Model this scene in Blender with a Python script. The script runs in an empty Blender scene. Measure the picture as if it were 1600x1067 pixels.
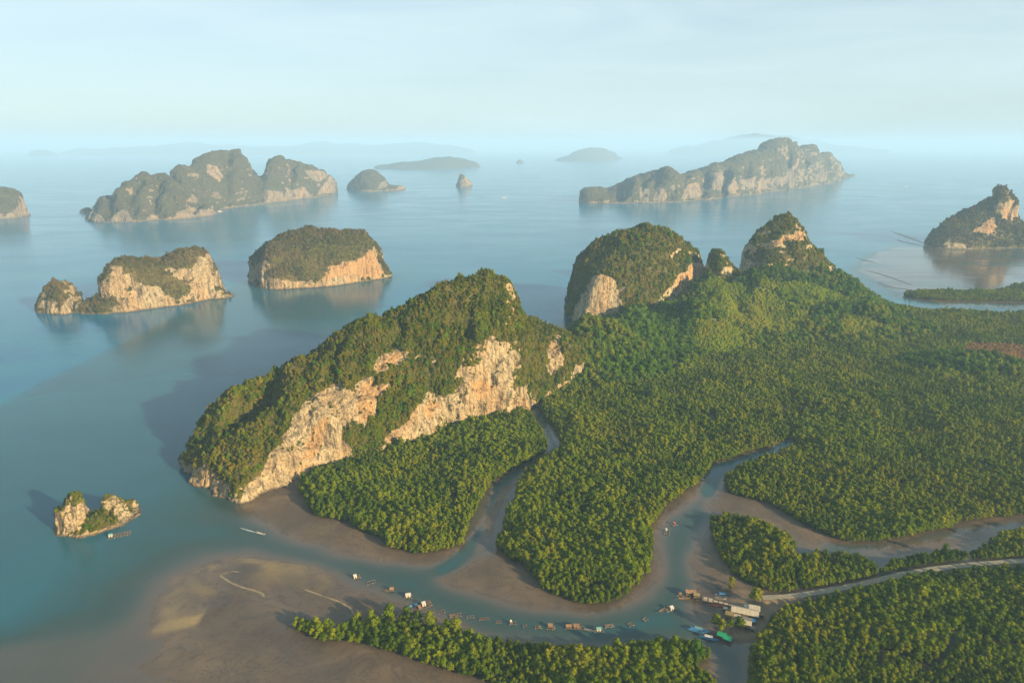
import bpy, math, time
import numpy as np
from mathutils import Vector, Matrix
T0 = time.time()
SC = bpy.context.scene
COL = SC.collection
# ------------------------------------------------------------------ camera, sky, sun, exposure
CAM_H = 250.0                       # drone height over the water, metres
F, CX, CY, HY = 1067.0, 800.0, 533.5, 228.0
PITCH = math.atan((CY - HY) / F)
SUN_EL, SUN_AZ = math.radians(17.5), math.atan2(0.80, -0.60)   # azimuth clockwise from +Y (the view direction)
cam_d = bpy.data.cameras.new('camera'); cam = bpy.data.objects.new('camera', cam_d); COL.objects.link(cam)
cam.location = (0, 0, CAM_H); cam.rotation_euler = (math.pi / 2 - PITCH, 0, 0)
cam_d.sensor_width = 36.0; cam_d.lens = 36.0 * F / 1600.0
cam_d.clip_start = 1.0; cam_d.clip_end = 120000.0
SC.camera = cam
world = bpy.data.worlds.new('World'); SC.world = world; world.use_nodes = True
SKY_STRENGTH, SUN_STRENGTH, EXPOSURE = 0.050, 5.0, 1.55
def build_world():
    nt = world.node_tree; nt.nodes.clear()
    N = nt.nodes.new; L = nt.links.new
    out = N('ShaderNodeOutputWorld'); bg = N('ShaderNodeBackground'); sky = N('ShaderNodeTexSky')
    sky.sky_type = 'NISHITA'; sky.sun_disc = False; sky.sun_elevation = SUN_EL; sky.sun_rotation = SUN_AZ
    sky.air_density = 1.0; sky.dust_density = 1.0; sky.ozone_density = 2.5; sky.altitude = 0
    bg.inputs['Strength'].default_value = SKY_STRENGTH
    # thin veil of cirrus, everywhere over the dome
    tc = N('ShaderNodeTexCoord'); mp = N('ShaderNodeMapping'); mp.inputs['Scale'].default_value = (1.2, 1.2, 7.0)
    mp.inputs['Rotation'].default_value = (0.05, 0.08, 0.5)
    nz = N('ShaderNodeTexNoise'); nz.inputs['Scale'].default_value = 2.2; nz.inputs['Detail'].default_value = 7; nz.inputs['Roughness'].default_value = 0.55
    nz.inputs['Distortion'].default_value = 0.6
    rp = N('ShaderNodeMapRange'); rp.inputs['From Min'].default_value = 0.35; rp.inputs['From Max'].default_value = 0.75
    rp.inputs['To Min'].default_value = 0.55; rp.inputs['To Max'].default_value = 0.85
    mx = N('ShaderNodeMix'); mx.data_type = 'RGBA'; mx.inputs['B'].default_value = (5.3, 6.5, 6.75, 1)
    L(tc.outputs['Generated'], mp.inputs['Vector']); L(mp.outputs[0], nz.inputs['Vector']); L(nz.outputs['Fac'], rp.inputs['Value'])
    L(rp.outputs[0], mx.inputs['Factor']); L(sky.outputs[0], mx.inputs['A'])
    L(mx.outputs['Result'], bg.inputs['Color']); L(bg.outputs[0], out.inputs['Surface'])
build_world()
sun_d = bpy.data.lights.new('sun', 'SUN'); sun = bpy.data.objects.new('sun', sun_d); COL.objects.link(sun)
sun_d.energy = SUN_STRENGTH; sun_d.angle = math.radians(0.6); sun_d.color = (1.0, 0.73, 0.40)
SUN_DIR = Vector((math.sin(SUN_AZ) * math.cos(SUN_EL), math.cos(SUN_AZ) * math.cos(SUN_EL), math.sin(SUN_EL)))
sun.rotation_euler = SUN_DIR.to_track_quat('Z', 'Y').to_euler()
sun.location = SUN_DIR * 900
SC.view_settings.view_transform = 'Standard'; SC.view_settings.look = 'None'
SC.view_settings.exposure = EXPOSURE; SC.view_settings.gamma = 1.0; SC.view_settings.use_curve_mapping = False
SC.render.engine = 'CYCLES'
SC.cycles.max_bounces = 5; SC.cycles.diffuse_bounces = 2; SC.cycles.glossy_bounces = 2; SC.cycles.transmission_bounces = 2
SC.cycles.transparent_max_bounces = 6; SC.cycles.volume_bounces = 3
SC.cycles.use_denoising = True

# ------------------------------------------------------------------ layout helpers (survey of the photograph onto the water plane)
CP, SP = math.cos(PITCH), math.sin(PITCH)
def G(px, py, z=0.0):
    u = (px - CX) / F; v = (py - CY) / F
    dx, dy, dz = u, CP - v * SP, -SP - v * CP
    t = (z - CAM_H) / dz
    return np.array((dx * t, dy * t))
def GD(px, D, z=0.0):                       # ground point in column px at forward distance D
    dep = D * CP - (z - CAM_H) * SP
    return np.array(((px - CX) / F * dep, D))
def Zat(px, py, D):                         # x, y, z of a pixel at forward distance D
    u = (px - CX) / F; v = (py - CY) / F
    dx, dy, dz = u, CP - v * SP, -SP - v * CP
    t = D / dy
    return np.array((dx * t, D, CAM_H + dz * t))
def project(P):
    z = P[:, 2] - CAM_H
    dep = np.maximum(P[:, 1] * CP - z * SP, 1e-3); up = P[:, 1] * SP + z * CP
    return np.stack((CX + F * P[:, 0] / dep, CY - F * up / dep), 1)
def GP(lst): return np.array([G(*p) for p in lst])
def chaikin(P, n=1, closed=True):
    for _ in range(n):
        A = P; B = np.roll(P, -1, 0)
        if not closed: A, B = P[:-1], P[1:]
        Q = np.empty((len(A) * 2, P.shape[1])); Q[0::2] = A * .75 + B * .25; Q[1::2] = A * .25 + B * .75
        if not closed: Q = np.vstack((P[:1], Q, P[-1:]))
        P = Q
    return P
def sdf(poly, X, Y, cut=80.0):              # signed distance, + inside; beyond cut outside it is -cut
    shp = X.shape; X = X.ravel(); Y = Y.ravel()
    out = np.full(X.shape, -cut)
    lo = poly.min(0) - cut; hi = poly.max(0) + cut
    m = np.where((X > lo[0]) & (X < hi[0]) & (Y > lo[1]) & (Y < hi[1]))[0]
    x = X[m].astype(np.float32); y = Y[m].astype(np.float32)
    d2 = np.full(x.shape, 1e12, np.float32); ins = np.zeros(x.shape, bool)
    for (ax, ay), (bx, by) in zip(poly, np.roll(poly, -1, 0)):
        ex, ey = bx - ax, by - ay
        t = np.clip(((x - ax) * ex + (y - ay) * ey) / (ex * ex + ey * ey + 1e-9), 0, 1)
        dx = x - (ax + t * ex); dy = y - (ay + t * ey)
        d2 = np.minimum(d2, dx * dx + dy * dy)
        if abs(ey) > 1e-9:
            c = ((ay <= y) != (by <= y)) & (x < (y - ay) / ey * ex + ax)
            ins ^= c
    d = np.sqrt(d2); out[m] = np.where(ins, d, -d)
    return out.reshape(shp)
def line_dist(line, X, Y):                  # distance to polyline, and parameter 0..1 of the nearest point
    d2 = np.full(X.shape, 1e12, np.float32)
    for (ax, ay), (bx, by) in zip(line[:-1], line[1:]):
        ex, ey = bx - ax, by - ay
        t = np.clip(((X - ax) * ex + (Y - ay) * ey) / (ex * ex + ey * ey + 1e-9), 0, 1)
        d2 = np.minimum(d2, (X - (ax + t * ex)) ** 2 + (Y - (ay + t * ey)) ** 2)
    return np.sqrt(d2)
def sstep(a, b, x):
    t = np.clip((x - a) / (b - a), 0, 1); return t * t * (3 - 2 * t)
# ------------------------------------------------------------------ numpy noise
def _hash(ix, iy, iz, seed):
    h = (ix.astype(np.uint32) * np.uint32(374761393)) ^ (iy.astype(np.uint32) * np.uint32(668265263)) ^ (iz.astype(np.uint32) * np.uint32(2147483647 - 58)) ^ np.uint32((seed * 974634777) & 0xffffffff)
    h = (h ^ (h >> np.uint32(13))) * np.uint32(1274126177)
    h = (h ^ (h >> np.uint32(16))) * np.uint32(2246822519)
    h = h ^ (h >> np.uint32(15))
    return h.astype(np.float32) / np.float32(2147483648.0) - 1.0
def vnoise(x, y, z, seed=0):
    xi = np.floor(x).astype(np.int64); yi = np.floor(y).astype(np.int64); zi = np.floor(z).astype(np.int64)
    fx = (x - xi).astype(np.float32); fy = (y - yi).astype(np.float32); fz = (z - zi).astype(np.float32)
    fx = fx * fx * fx * (fx * (fx * 6 - 15) + 10); fy = fy * fy * fy * (fy * (fy * 6 - 15) + 10); fz = fz * fz * fz * (fz * (fz * 6 - 15) + 10)
    def c(a, b, d): return _hash(xi + a, yi + b, zi + d, seed)
    x00 = c(0,0,0) * (1 - fx) + c(1,0,0) * fx; x10 = c(0,1,0) * (1 - fx) + c(1,1,0) * fx
    x01 = c(0,0,1) * (1 - fx) + c(1,0,1) * fx; x11 = c(0,1,1) * (1 - fx) + c(1,1,1) * fx
    return (x00 * (1 - fy) + x10 * fy) * (1 - fz) + (x01 * (1 - fy) + x11 * fy) * fz
def fbm(x, y, z, oct=4, seed=0, gain=0.5):
    s = 0; a = 1.0; t = 0
    for k in range(oct):
        s = s + a * vnoise(x, y, z, seed + k * 17); t += a
        x = x * 2.03 + 13.1; y = y * 2.03 + 7.7; z = z * 2.03 + 3.3; a *= gain
    return s / t
np.seterr(over='ignore')
# ------------------------------------------------------------------ object helpers
def mesh_obj(name, V, Fc, mat, parent=None, smooth=False, attrs=None):
    me = bpy.data.meshes.new(name)
    V = np.asarray(V, np.float32)
    if isinstance(Fc, np.ndarray):
        n, k = Fc.shape
        me.vertices.add(len(V)); me.vertices.foreach_set('co', V.ravel())
        me.loops.add(n * k); me.polygons.add(n)
        me.loops.foreach_set('vertex_index', Fc.ravel().astype(np.int32))
        me.polygons.foreach_set('loop_start', np.arange(0, n * k, k, dtype=np.int32))
        me.update(calc_edges=True); me.validate()
    else:
        me.from_pydata([tuple(v) for v in V], [], Fc); me.update()
    if mat is not None:
        for m in (mat if isinstance(mat, (list, tuple)) else [mat]): me.materials.append(m)
    if smooth: me.polygons.foreach_set('use_smooth', np.ones(len(me.polygons), bool))
    for k, a in (attrs or {}).items():
        at = me.attributes.new(k, 'FLOAT', 'POINT'); at.data.foreach_set('value', np.asarray(a, np.float32))
    o = bpy.data.objects.new(name, me); COL.objects.link(o)
    if parent is not None: o.parent = parent
    return o
def tag(o, label=None, cat=None, group=None, kind=None):
    if label: o['label'] = label
    if cat: o['category'] = cat
    if group: o['group'] = group
    if kind: o['kind'] = kind
    return o
def empty(name, loc=(0, 0, 0), rz=0.0):
    o = bpy.data.objects.new(name, None); COL.objects.link(o); o.location = loc; o.rotation_euler = (0, 0, rz)
    o.empty_display_size = 1.0
    return o
def grid_faces(nx, ny):
    i = np.arange((ny - 1) * nx).reshape(ny - 1, nx)[:, :-1].ravel()
    return np.stack((i, i + 1, i + nx + 1, i + nx), 1)
# ------------------------------------------------------------------ materials
class NT:
    def __init__(s, name):
        s.m = bpy.data.materials.new(name); s.m.use_nodes = True; s.t = s.m.node_tree; s.t.nodes.clear()
        s.out = s.n('ShaderNodeOutputMaterial')
    def n(s, k, **kw):
        nd = s.t.nodes.new(k)
        for a, b in kw.items(): setattr(nd, a, b)
        return nd
    def l(s, a, b): s.t.links.new(a, b)
    def attr(s, name, typ='GEOMETRY'):
        a = s.n('ShaderNodeAttribute', attribute_name=name, attribute_type=typ); return a.outputs['Fac']
    def noise(s, scale, detail=4, rough=0.55, vec=None, mapscale=None, dist=0.0):
        if vec is None:
            g = s.n('ShaderNodeNewGeometry'); vec = g.outputs['Position']
        if mapscale:
            mp = s.n('ShaderNodeMapping'); mp.inputs['Scale'].default_value = mapscale; s.l(vec, mp.inputs['Vector']); vec = mp.outputs[0]
        z = s.n('ShaderNodeTexNoise'); z.inputs['Scale'].default_value = scale; z.inputs['Detail'].default_value = detail; z.inputs['Roughness'].default_value = rough
        z.inputs['Distortion'].default_value = dist
        s.l(vec, z.inputs['Vector']); return z.outputs['Fac']
    def ramp(s, fac, stops, interp='LINEAR'):
        r = s.n('ShaderNodeValToRGB'); r.color_ramp.interpolation = interp
        e = r.color_ramp.elements
        while len(e) < len(stops): e.new(0.5)
        for q, (p, c) in zip(e, stops): q.position = p; q.color = (*c, 1) if len(c) == 3 else c
        s.l(fac, r.inputs['Fac']); return r.outputs['Color']
    def mr(s, v, a, b, c=0.0, d=1.0, clamp=True):
        r = s.n('ShaderNodeMapRange', clamp=clamp)
        for k, q in zip(('From Min', 'From Max', 'To Min', 'To Max'), (a, b, c, d)): r.inputs[k].default_value = q
        s.l(v, r.inputs['Value']); return r.outputs[0]
    def math(s, op, a, b=None):
        m = s.n('ShaderNodeMath', operation=op)
        for i, q in enumerate((a, b)):
            if q is None: continue
            if isinstance(q, (int, float)): m.inputs[i].default_value = q
            else: s.l(q, m.inputs[i])
        return m.outputs[0]
    def mix(s, fac, a, b, blend='MIX'):
        m = s.n('ShaderNodeMix', data_type='RGBA', blend_type=blend)
        for k, q in (('Factor', fac), ('A', a), ('B', b)):
            if isinstance(q, (int, float)): m.inputs[k].default_value = q
            elif isinstance(q, tuple): m.inputs[k].default_value = (*q, 1) if len(q) == 3 else q
            else: s.l(q, m.inputs[k])
        return m.outputs['Result']
    def bump(s, h, strength, dist, normal=None):
        b = s.n('ShaderNodeBump'); b.inputs['Strength'].default_value = strength; b.inputs['Distance'].default_value = dist
        s.l(h, b.inputs['Height'])
        if normal is not None: s.l(normal, b.inputs['Normal'])
        return b.outputs[0]
    def principled(s, color, rough=0.8, normal=None, spec=0.5, metal=0.0):
        p = s.n('ShaderNodeBsdfPrincipled')
        for k, q in (('Base Color', color), ('Roughness', rough), ('Specular IOR Level', spec), ('Metallic', metal)):
            if isinstance(q, (int, float)): p.inputs[k].default_value = q
            elif isinstance(q, tuple): p.inputs[k].default_value = (*q, 1)
            else: s.l(q, p.inputs[k])
        if normal is not None: s.l(normal, p.inputs['Normal'])
        s.l(p.outputs[0], s.out.inputs['Surface']); return p
def mat_karst(name, fs=1.0, br=1.0):
    """limestone with vegetation cover: fs = feature scale (1 near, larger for far islands)"""
    t = NT(name)
    veg = t.attr('veg'); org = t.attr('orange')
    g = t.n('ShaderNodeNewGeometry'); pos = g.outputs['Position']
    st = t.noise(0.16 / fs, 6, 0.65, pos, (1, 1, 0.22), 0.8)
    rk = t.ramp(st, [(p, tuple(q * br for q in c)) for p, c in ((0.27, (0.034, 0.029, 0.021)), (0.36, (0.15, 0.12, 0.074)), (0.46, (0.34, 0.275, 0.165)), (0.68, (0.44, 0.375, 0.24)))])
    s2 = t.noise(0.42 / fs, 4, 0.6, pos, (1, 1, 0.07), 0.4)
    rk = t.mix(t.mr(s2, 0.52, 0.62, 0.0, 0.82), rk, (0.07, 0.06, 0.045))
    n2 = t.noise(0.035 / fs, 3, 0.5, pos, (1, 1, 0.45))
    om = t.math('MULTIPLY', t.mr(n2, 0.44, 0.62), t.mr(st, 0.35, 0.5))
    om = t.math('MAXIMUM', t.math('MULTIPLY', om, 0.5), t.math('MULTIPLY', org, 0.75))
    rk = t.mix(om, rk, t.mix(t.mr(st, 0.3, 0.5), (0.10, 0.05, 0.022), (0.40, 0.235, 0.10)))
    n3 = t.noise(0.5 / fs, 4, 0.6, pos)
    rk = t.mix(t.mr(n3, 0.52, 0.70, 0.0, 0.7), rk, (0.09, 0.078, 0.05))
    zz = t.n('ShaderNodeSeparateXYZ'); t.l(pos, zz.inputs[0])
    rk = t.mix(t.mr(t.math('ADD', zz.outputs['Z'], t.math('MULTIPLY', n3, 2.0 * fs)), 1.2 * fs, 2.8 * fs, 0.85, 0.0), rk, (0.05, 0.042, 0.032))
    # ground between the shrubs
    n4 = t.noise(0.045 / fs, 4, 0.6, pos)
    n5 = t.noise(0.45 / fs, 4, 0.65, pos)
    gv = t.ramp(n5, [(0.30, (0.020, 0.030, 0.004)), (0.5, (0.058, 0.066, 0.010)), (0.7, (0.110, 0.105, 0.020))])
    gv = t.mix(t.mr(n4, 0.42, 0.66, 0.0, 0.75 if fs < 3 else 0.25), gv, (0.13, 0.098, 0.032))
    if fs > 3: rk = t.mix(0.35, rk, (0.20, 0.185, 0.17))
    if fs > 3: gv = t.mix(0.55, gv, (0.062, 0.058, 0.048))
    edge = t.math('ADD', veg, t.math('MULTIPLY', t.math('SUBTRACT', n5, 0.5), 1.1))
    vm = t.mr(edge, 0.40, 0.60)
    col = t.mix(vm, rk, gv)
    hb = t.math('ADD', t.math('MULTIPLY', st, 1.0), t.math('SUBTRACT', t.math('MULTIPLY', n3, 0.6), t.math('MULTIPLY', s2, 0.5)))
    bn = t.bump(hb, 1.0, 5.0 * fs)
    bn = t.bump(n5, 0.5, 2.2 * fs, bn)
    t.principled(col, 0.9, bn, 0.2)
    return t.m
def mat_foliage(name, dark, mid, light, dry=None, lowf=0.012, dryamt=(0.6, 0.8)):
    t = NT(name)
    oi = t.n('ShaderNodeObjectInfo'); g = t.n('ShaderNodeNewGeometry')
    r = oi.outputs['Random']
    n1 = t.noise(0.35, 3, 0.6, g.outputs['Position'])
    n0 = t.noise(0.05, 3, 0.6, g.outputs['Position'])
    f = t.math('ADD', t.math('MULTIPLY', r, 0.26), t.math('ADD', t.math('MULTIPLY', n1, 0.35), t.math('MULTIPLY', n0, 0.42)))
    col = t.ramp(f, [(0.2, dark), (0.5, mid), (0.85, light)])
    if dry:
        n2 = t.noise(lowf, 4, 0.6, oi.outputs['Location'])
        n6 = t.noise(lowf * 2.6, 3, 0.6, oi.outputs['Location'])
        col = t.mix(t.mr(n6, 0.46, 0.62, 0.0, 0.75), col, dark)
        d = t.math('ADD', n2, t.math('MULTIPLY', t.math('SUBTRACT', r, 0.5), 0.25))
        col = t.mix(t.mr(d, dryamt[0] - 0.08, dryamt[1], 0.0, 0.85), col, dry)
    df = t.n('ShaderNodeBsdfDiffuse'); tr = t.n('ShaderNodeBsdfTranslucent'); mx = t.n('ShaderNodeMixShader'); mx.inputs[0].default_value = 0.22
    t.l(col, df.inputs['Color']); t.l(col, tr.inputs['Color']); t.l(df.outputs[0], mx.inputs[1]); t.l(tr.outputs[0], mx.inputs[2])
    t.l(mx.outputs[0], t.out.inputs['Surface'])
    return t.m
def mat_simple(name, col, rough=0.8, var=0.15, scale=1.5, spec=0.3, bump=0.0, metal=0.0):
    t = NT(name)
    n1 = t.noise(scale, 4, 0.6)
    c = t.mix(t.mr(n1, 0.3, 0.7), tuple(x * (1 - var) for x in col), tuple(min(1, x * (1 + var)) for x in col))
    t.principled(c, rough, t.bump(n1, bump, 0.1) if bump else None, spec, metal)
    return t.m
M = {}
M['karst'] = mat_karst('limestone_near', 1.0)
M['karst_mid'] = mat_karst('limestone_mid', 1.7, 0.85)
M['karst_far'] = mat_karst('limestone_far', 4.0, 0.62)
M['mangrove'] = mat_foliage('mangrove_leaves', (0.026, 0.058, 0.001), (0.096, 0.142, 0.002), (0.195, 0.212, 0.004), (0.165, 0.165, 0.004), 0.010, (0.55, 0.75))
M['jungle'] = mat_foliage('forest_leaves', (0.020, 0.058, 0.002), (0.056, 0.118, 0.004), (0.120, 0.175, 0.007), (0.165, 0.170, 0.008), 0.009, (0.54, 0.70))
M['scrub'] = mat_foliage('cliff_scrub_leaves', (0.028, 0.050, 0.001), (0.086, 0.104, 0.003), (0.160, 0.152, 0.008), (0.175, 0.130, 0.020), 0.03, (0.53, 0.76))
M['bark'] = mat_simple('bark', (0.10, 0.075, 0.05), 0.9)

# ------------------------------------------------------------------ ground survey: stands of mangrove, mud, channels
S1 = [(468,750),(530,724),(600,704),(655,690),(700,672),(760,655),(815,642),(832,655),(850,684),(856,706),(830,722),(790,738),(770,757),(763,790),(747,830),(725,852),(690,865),(650,869),(620,863),(600,853),(598,842),(560,828),(530,815),(490,811),(476,792),(470,770)]
FOREST = [(845,632),(850,652),(868,672),(880,690),(866,712),(838,727),(812,752),(806,776),(797,802),(782,832),(776,852),(788,872),(812,884),(832,898),(837,917),(862,933),(900,943),(940,946),(972,943),(986,928),(1005,908),(1015,882),(1019,842),(1016,822),(1032,798),(1062,778),(1092,758),(1106,736),(1122,722),(1165,710),(1212,699),(1222,688),(1236,684),(1238,697),(1215,713),(1172,726),(1138,741),(1128,756),(1134,769),(1162,778),(1200,788),(1230,803),(1270,828),(1300,843),(1340,848),(1400,848),(1430,838),(1470,828),(1510,815),(1560,811),(1600,808),(1720,800),(1900,780),(2100,560),(1900,510),(1700,496),(1600,493),(1540,490),(1460,488),(1400,482),(1362,472),(1345,460),(1310,440),(1250,430),(1150,440),(1060,450),(960,480),(893,505),(880,540),(850,610)]
S4A = [(1109,822),(1113,812),(1150,812),(1200,827),(1236,846),(1246,866),(1238,900),(1243,926),(1210,928),(1165,914),(1135,894),(1118,856)]
S4B = [(1240,880),(1262,870),(1300,868),(1340,874),(1372,893),(1366,903),(1300,918),(1252,926)]
S4C = [(1368,892),(1412,876),(1460,868),(1492,866),(1512,878),(1498,884),(1424,897),(1376,908)]
S4D = [(1512,872),(1542,852),(1600,832),(1760,800),(1760,868),(1600,878),(1522,885)]
S5 = [(1204,950),(1252,940),(1300,933),(1420,908),(1500,892),(1600,886),(1760,876),(1900,1200),(1160,1200),(1167,1060),(1172,1015),(1196,992),(1200,970)]
S6 = [(445,982),(480,978),(520,982),(560,978),(610,974),(650,980),(700,988),(760,1002),(830,1012),(900,1018),(960,1018),(1010,1015),(1050,1006),(1085,1004),(1106,1018),(1108,1036),(1085,1045),(1110,1060),(1140,1085),(1150,1130),(900,1130),(770,1072),(700,1050),(600,1019),(520,1003),(468,993)]
S7 = [(1405,462),(1440,456),(1500,458),(1560,458),(1585,447),(1640,440),(1800,440),(1800,472),(1640,473),(1560,471),(1500,471),(1440,468)]
VIL = [(1138,918),(1165,918),(1200,930),(1260,932),(1225,955),(1205,975),(1190,996),(1160,1004),(1135,1000),(1122,985),(1130,965),(1142,940)]
M1 = [(383,786),(396,806),(450,838),(520,862),(590,877),(650,885),(700,884),(742,868),(772,840),(783,800),(795,762),(830,738),(872,714),(885,690),(875,670),(848,640),(830,625),(800,645),(700,700),(470,740)]
M2 = [(682,905),(700,890),(745,872),(776,860),(1000,860),(1014,820),(1060,776),(1104,745),(1112,752),(1104,768),(1060,797),(1036,820),(1030,850),(1034,888),(1018,922),(985,946),(930,957),(860,957),(800,946),(750,931),(705,917)]
M3 = [(1116,755),(1107,778),(1106,806),(1160,806),(1215,830),(1250,856),(1310,856),(1355,856),(1420,850),(1430,840),(1300,830),(1200,780)]
M3B = [(1420,838),(1470,826),(1520,810),(1600,800),(1700,795),(1700,830),(1600,830),(1540,845),(1500,862),(1420,868),(1360,868),(1320,856)]
M4 = [(1106,815),(1092,850),(1080,890),(1090,915),(1075,940),(1090,960),(1110,985),(1150,1005),(1200,990),(1250,940),(1240,900),(1150,830)]
M5 = [(236,1010),(246,955),(270,908),(310,878),(365,868),(430,878),(500,896),(570,918),(640,948),(700,970),(760,996),(860,1010),(1000,1016),(1060,1006),(1100,1012),(1124,1055),(1140,1150),(250,1150),(228,1067)]
M6 = [(1335,415),(1400,388),(1440,384),(1600,388),(1800,390),(1800,480),(1600,480),(1450,474),(1400,452),(1360,430)]
ROAD = [(1190,940),(1225,938),(1300,926),(1360,914),(1412,900),(1500,887),(1600,880),(1760,872)]
CREEK = [(690,892),(725,868),(738,845),(748,805),(770,764),(800,742),(845,720),(866,704),(862,690),(842,655),(834,632)]
CREEK2 = [(1104,770),(1112,744),(1130,728),(1168,717),(1214,706),(1230,690)]
RIVER_R = [(1300,852),(1380,852),(1440,846),(1510,826),(1560,823),(1640,812)]
GX0, GX1, GY0, GY1, GS = -560.0, 1240.0, 170.0, 1420.0, 2.5
gx = np.arange(GX0, GX1 + .1, GS, dtype=np.float32); gy = np.arange(GY0, GY1 + .1, GS, dtype=np.float32)
XX, YY = np.meshgrid(gx, gy)
WX = XX + 3.0 * fbm(XX / 14, YY / 14, XX * 0, 3, 5); WY = YY + 3.0 * fbm(XX / 14, YY / 14, XX * 0 + 9, 3, 6)
def psdf(lst): return sdf(chaikin(GP(lst), 1), WX, WY)
stand = np.maximum.reduce([psdf(p) for p in (S1, FOREST, S4A, S4B, S4C, S4D, S5, S6, S7)])
village = psdf(VIL)
mud = np.maximum.reduce([psdf(p) for p in (M1, M2, M3, M3B, M4, M5)])
flats = psdf(M6)
roadl = chaikin(GP(ROAD), 2, False)
d_road = line_dist(roadl, XX, YY)
d_creek = np.minimum.reduce([line_dist(chaikin(GP(c), 1, False), WX, WY) for c in (CREEK, CREEK2)])
d_riv = line_dist(chaikin(GP(RIVER_R), 1, False), WX, WY)
land = np.maximum(stand, np.maximum(village, 6 - d_road))
shore = np.maximum(mud, land)                          # metres inside (+) the dry mud, or out on the water (-)
shore = np.maximum(shore, np.where(flats > -70, flats, -80))
nz1 = fbm(XX / 40, YY / 40, XX * 0, 4, 11)
slope = 0.05 - 0.034 * sstep(-120, -260, XX)
h = np.where(shore > 0, np.minimum(shore * 0.03, 0.5), shore * slope)
h = h + 0.10 * nz1 * sstep(30, 0, np.abs(shore))
SHOAL = [(-400,1012),(0,1000),(60,985),(130,978),(200,980),(260,960),(300,1000),(330,1150),(-400,1150)]
sho = sstep(-18, 14, psdf(SHOAL)) * (land < 0) * (XX < -60)
h = h * (1 - sho) + sho * np.maximum(h, -0.16 + 0.13 * nz1)
fan = sstep(-40, 20, psdf(M5)) * sstep(-40, -110, XX) * (land < 0)
wxx = XX + 18 * fbm(XX / 50, YY / 50, XX * 0, 3, 91); wyy = YY + 18 * fbm(XX / 50, YY / 50, XX * 0 + 4, 3, 92)
rid = 1 - np.abs(fbm(wxx / 46, wyy / 30, XX * 0, 4, 93)) * 2.4      # low sand ridges on the fan
h = h * (1 - 0.75 * fan) + fan * (0.02 + 0.16 * rid - 0.10 * sstep(-170, -250, XX) + 0.12 * nz1 - 0.06)
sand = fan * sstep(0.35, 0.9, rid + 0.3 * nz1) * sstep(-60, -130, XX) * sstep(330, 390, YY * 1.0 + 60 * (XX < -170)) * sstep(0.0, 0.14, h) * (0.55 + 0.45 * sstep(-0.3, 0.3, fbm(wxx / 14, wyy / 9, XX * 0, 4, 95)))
h = np.where((flats > 0) & (land < 0), 0.14 * fbm(XX / 90, YY / 18, XX * 0, 4, 21) - 0.03, h)
h = h - 0.9 * np.exp(-(d_creek / 5.0) ** 2) - 0.36 * np.exp(-(d_riv / 8.0) ** 2)
h = np.where(land > 0, np.maximum(h, 0.15 + np.minimum(land * 0.08, 0.7)), h)
h = np.where(village > 0, 0.6 + np.minimum(village * 0.1, 0.9), h)
h = h + 1.4 * np.exp(-(d_road / 5.5) ** 4) * (h > -0.3)
# green foothills behind the mangroves: (px, D, height, sigma across, sigma in depth, turn)
FOOT = [(925,800,42,55,50,0.2),(985,880,16,80,45,0.0),(1060,930,30,60,50,0.0),(1130,965,38,70,50,0.0),(1215,1050,50,80,55,-0.3),(1275,1085,40,50,50,-0.5),(1305,1130,34,34,46,0),(1175,960,26,110,40,-0.25),
        (1095,862,34,28,26,0),(1125,850,20,24,22,0),(1342,935,26,28,20,0),(1310,930,12,40,24,0),(1230,930,14,90,45,-0.2),(1170,985,40,45,40,0),(1530,760,10,60,26,0)]
hill = np.zeros_like(h)
for (px, D, H_, sx, sy, a) in FOOT:
    c = GD(px, D); dx = XX - c[0]; dy = YY - c[1]
    u = dx * math.cos(a) + dy * math.sin(a); v = -dx * math.sin(a) + dy * math.cos(a)
    b = H_ * np.exp(-0.5 * ((u / sx) ** 2 + (v / sy) ** 2))
    hill = np.where(hill > b, hill + 0.35 * b, b + 0.35 * hill)
hill = hill * (1 + 0.5 * fbm(XX / 40, YY / 40, XX * 0, 3, 31)) * sstep(0, 30, stand)
h = h + np.where(hill > 0.6, hill, 0)
def samp(A, x, y):
    fx = np.clip((np.asarray(x) - GX0) / GS, 0, len(gx) - 1.001); fy = np.clip((np.asarray(y) - GY0) / GS, 0, len(gy) - 1.001)
    ix = fx.astype(int); iy = fy.astype(int); fx = fx - ix; fy = fy - iy
    return (A[iy, ix] * (1 - fx) + A[iy, ix + 1] * fx) * (1 - fy) + (A[iy + 1, ix] * (1 - fx) + A[iy + 1, ix + 1] * fx) * fy

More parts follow.
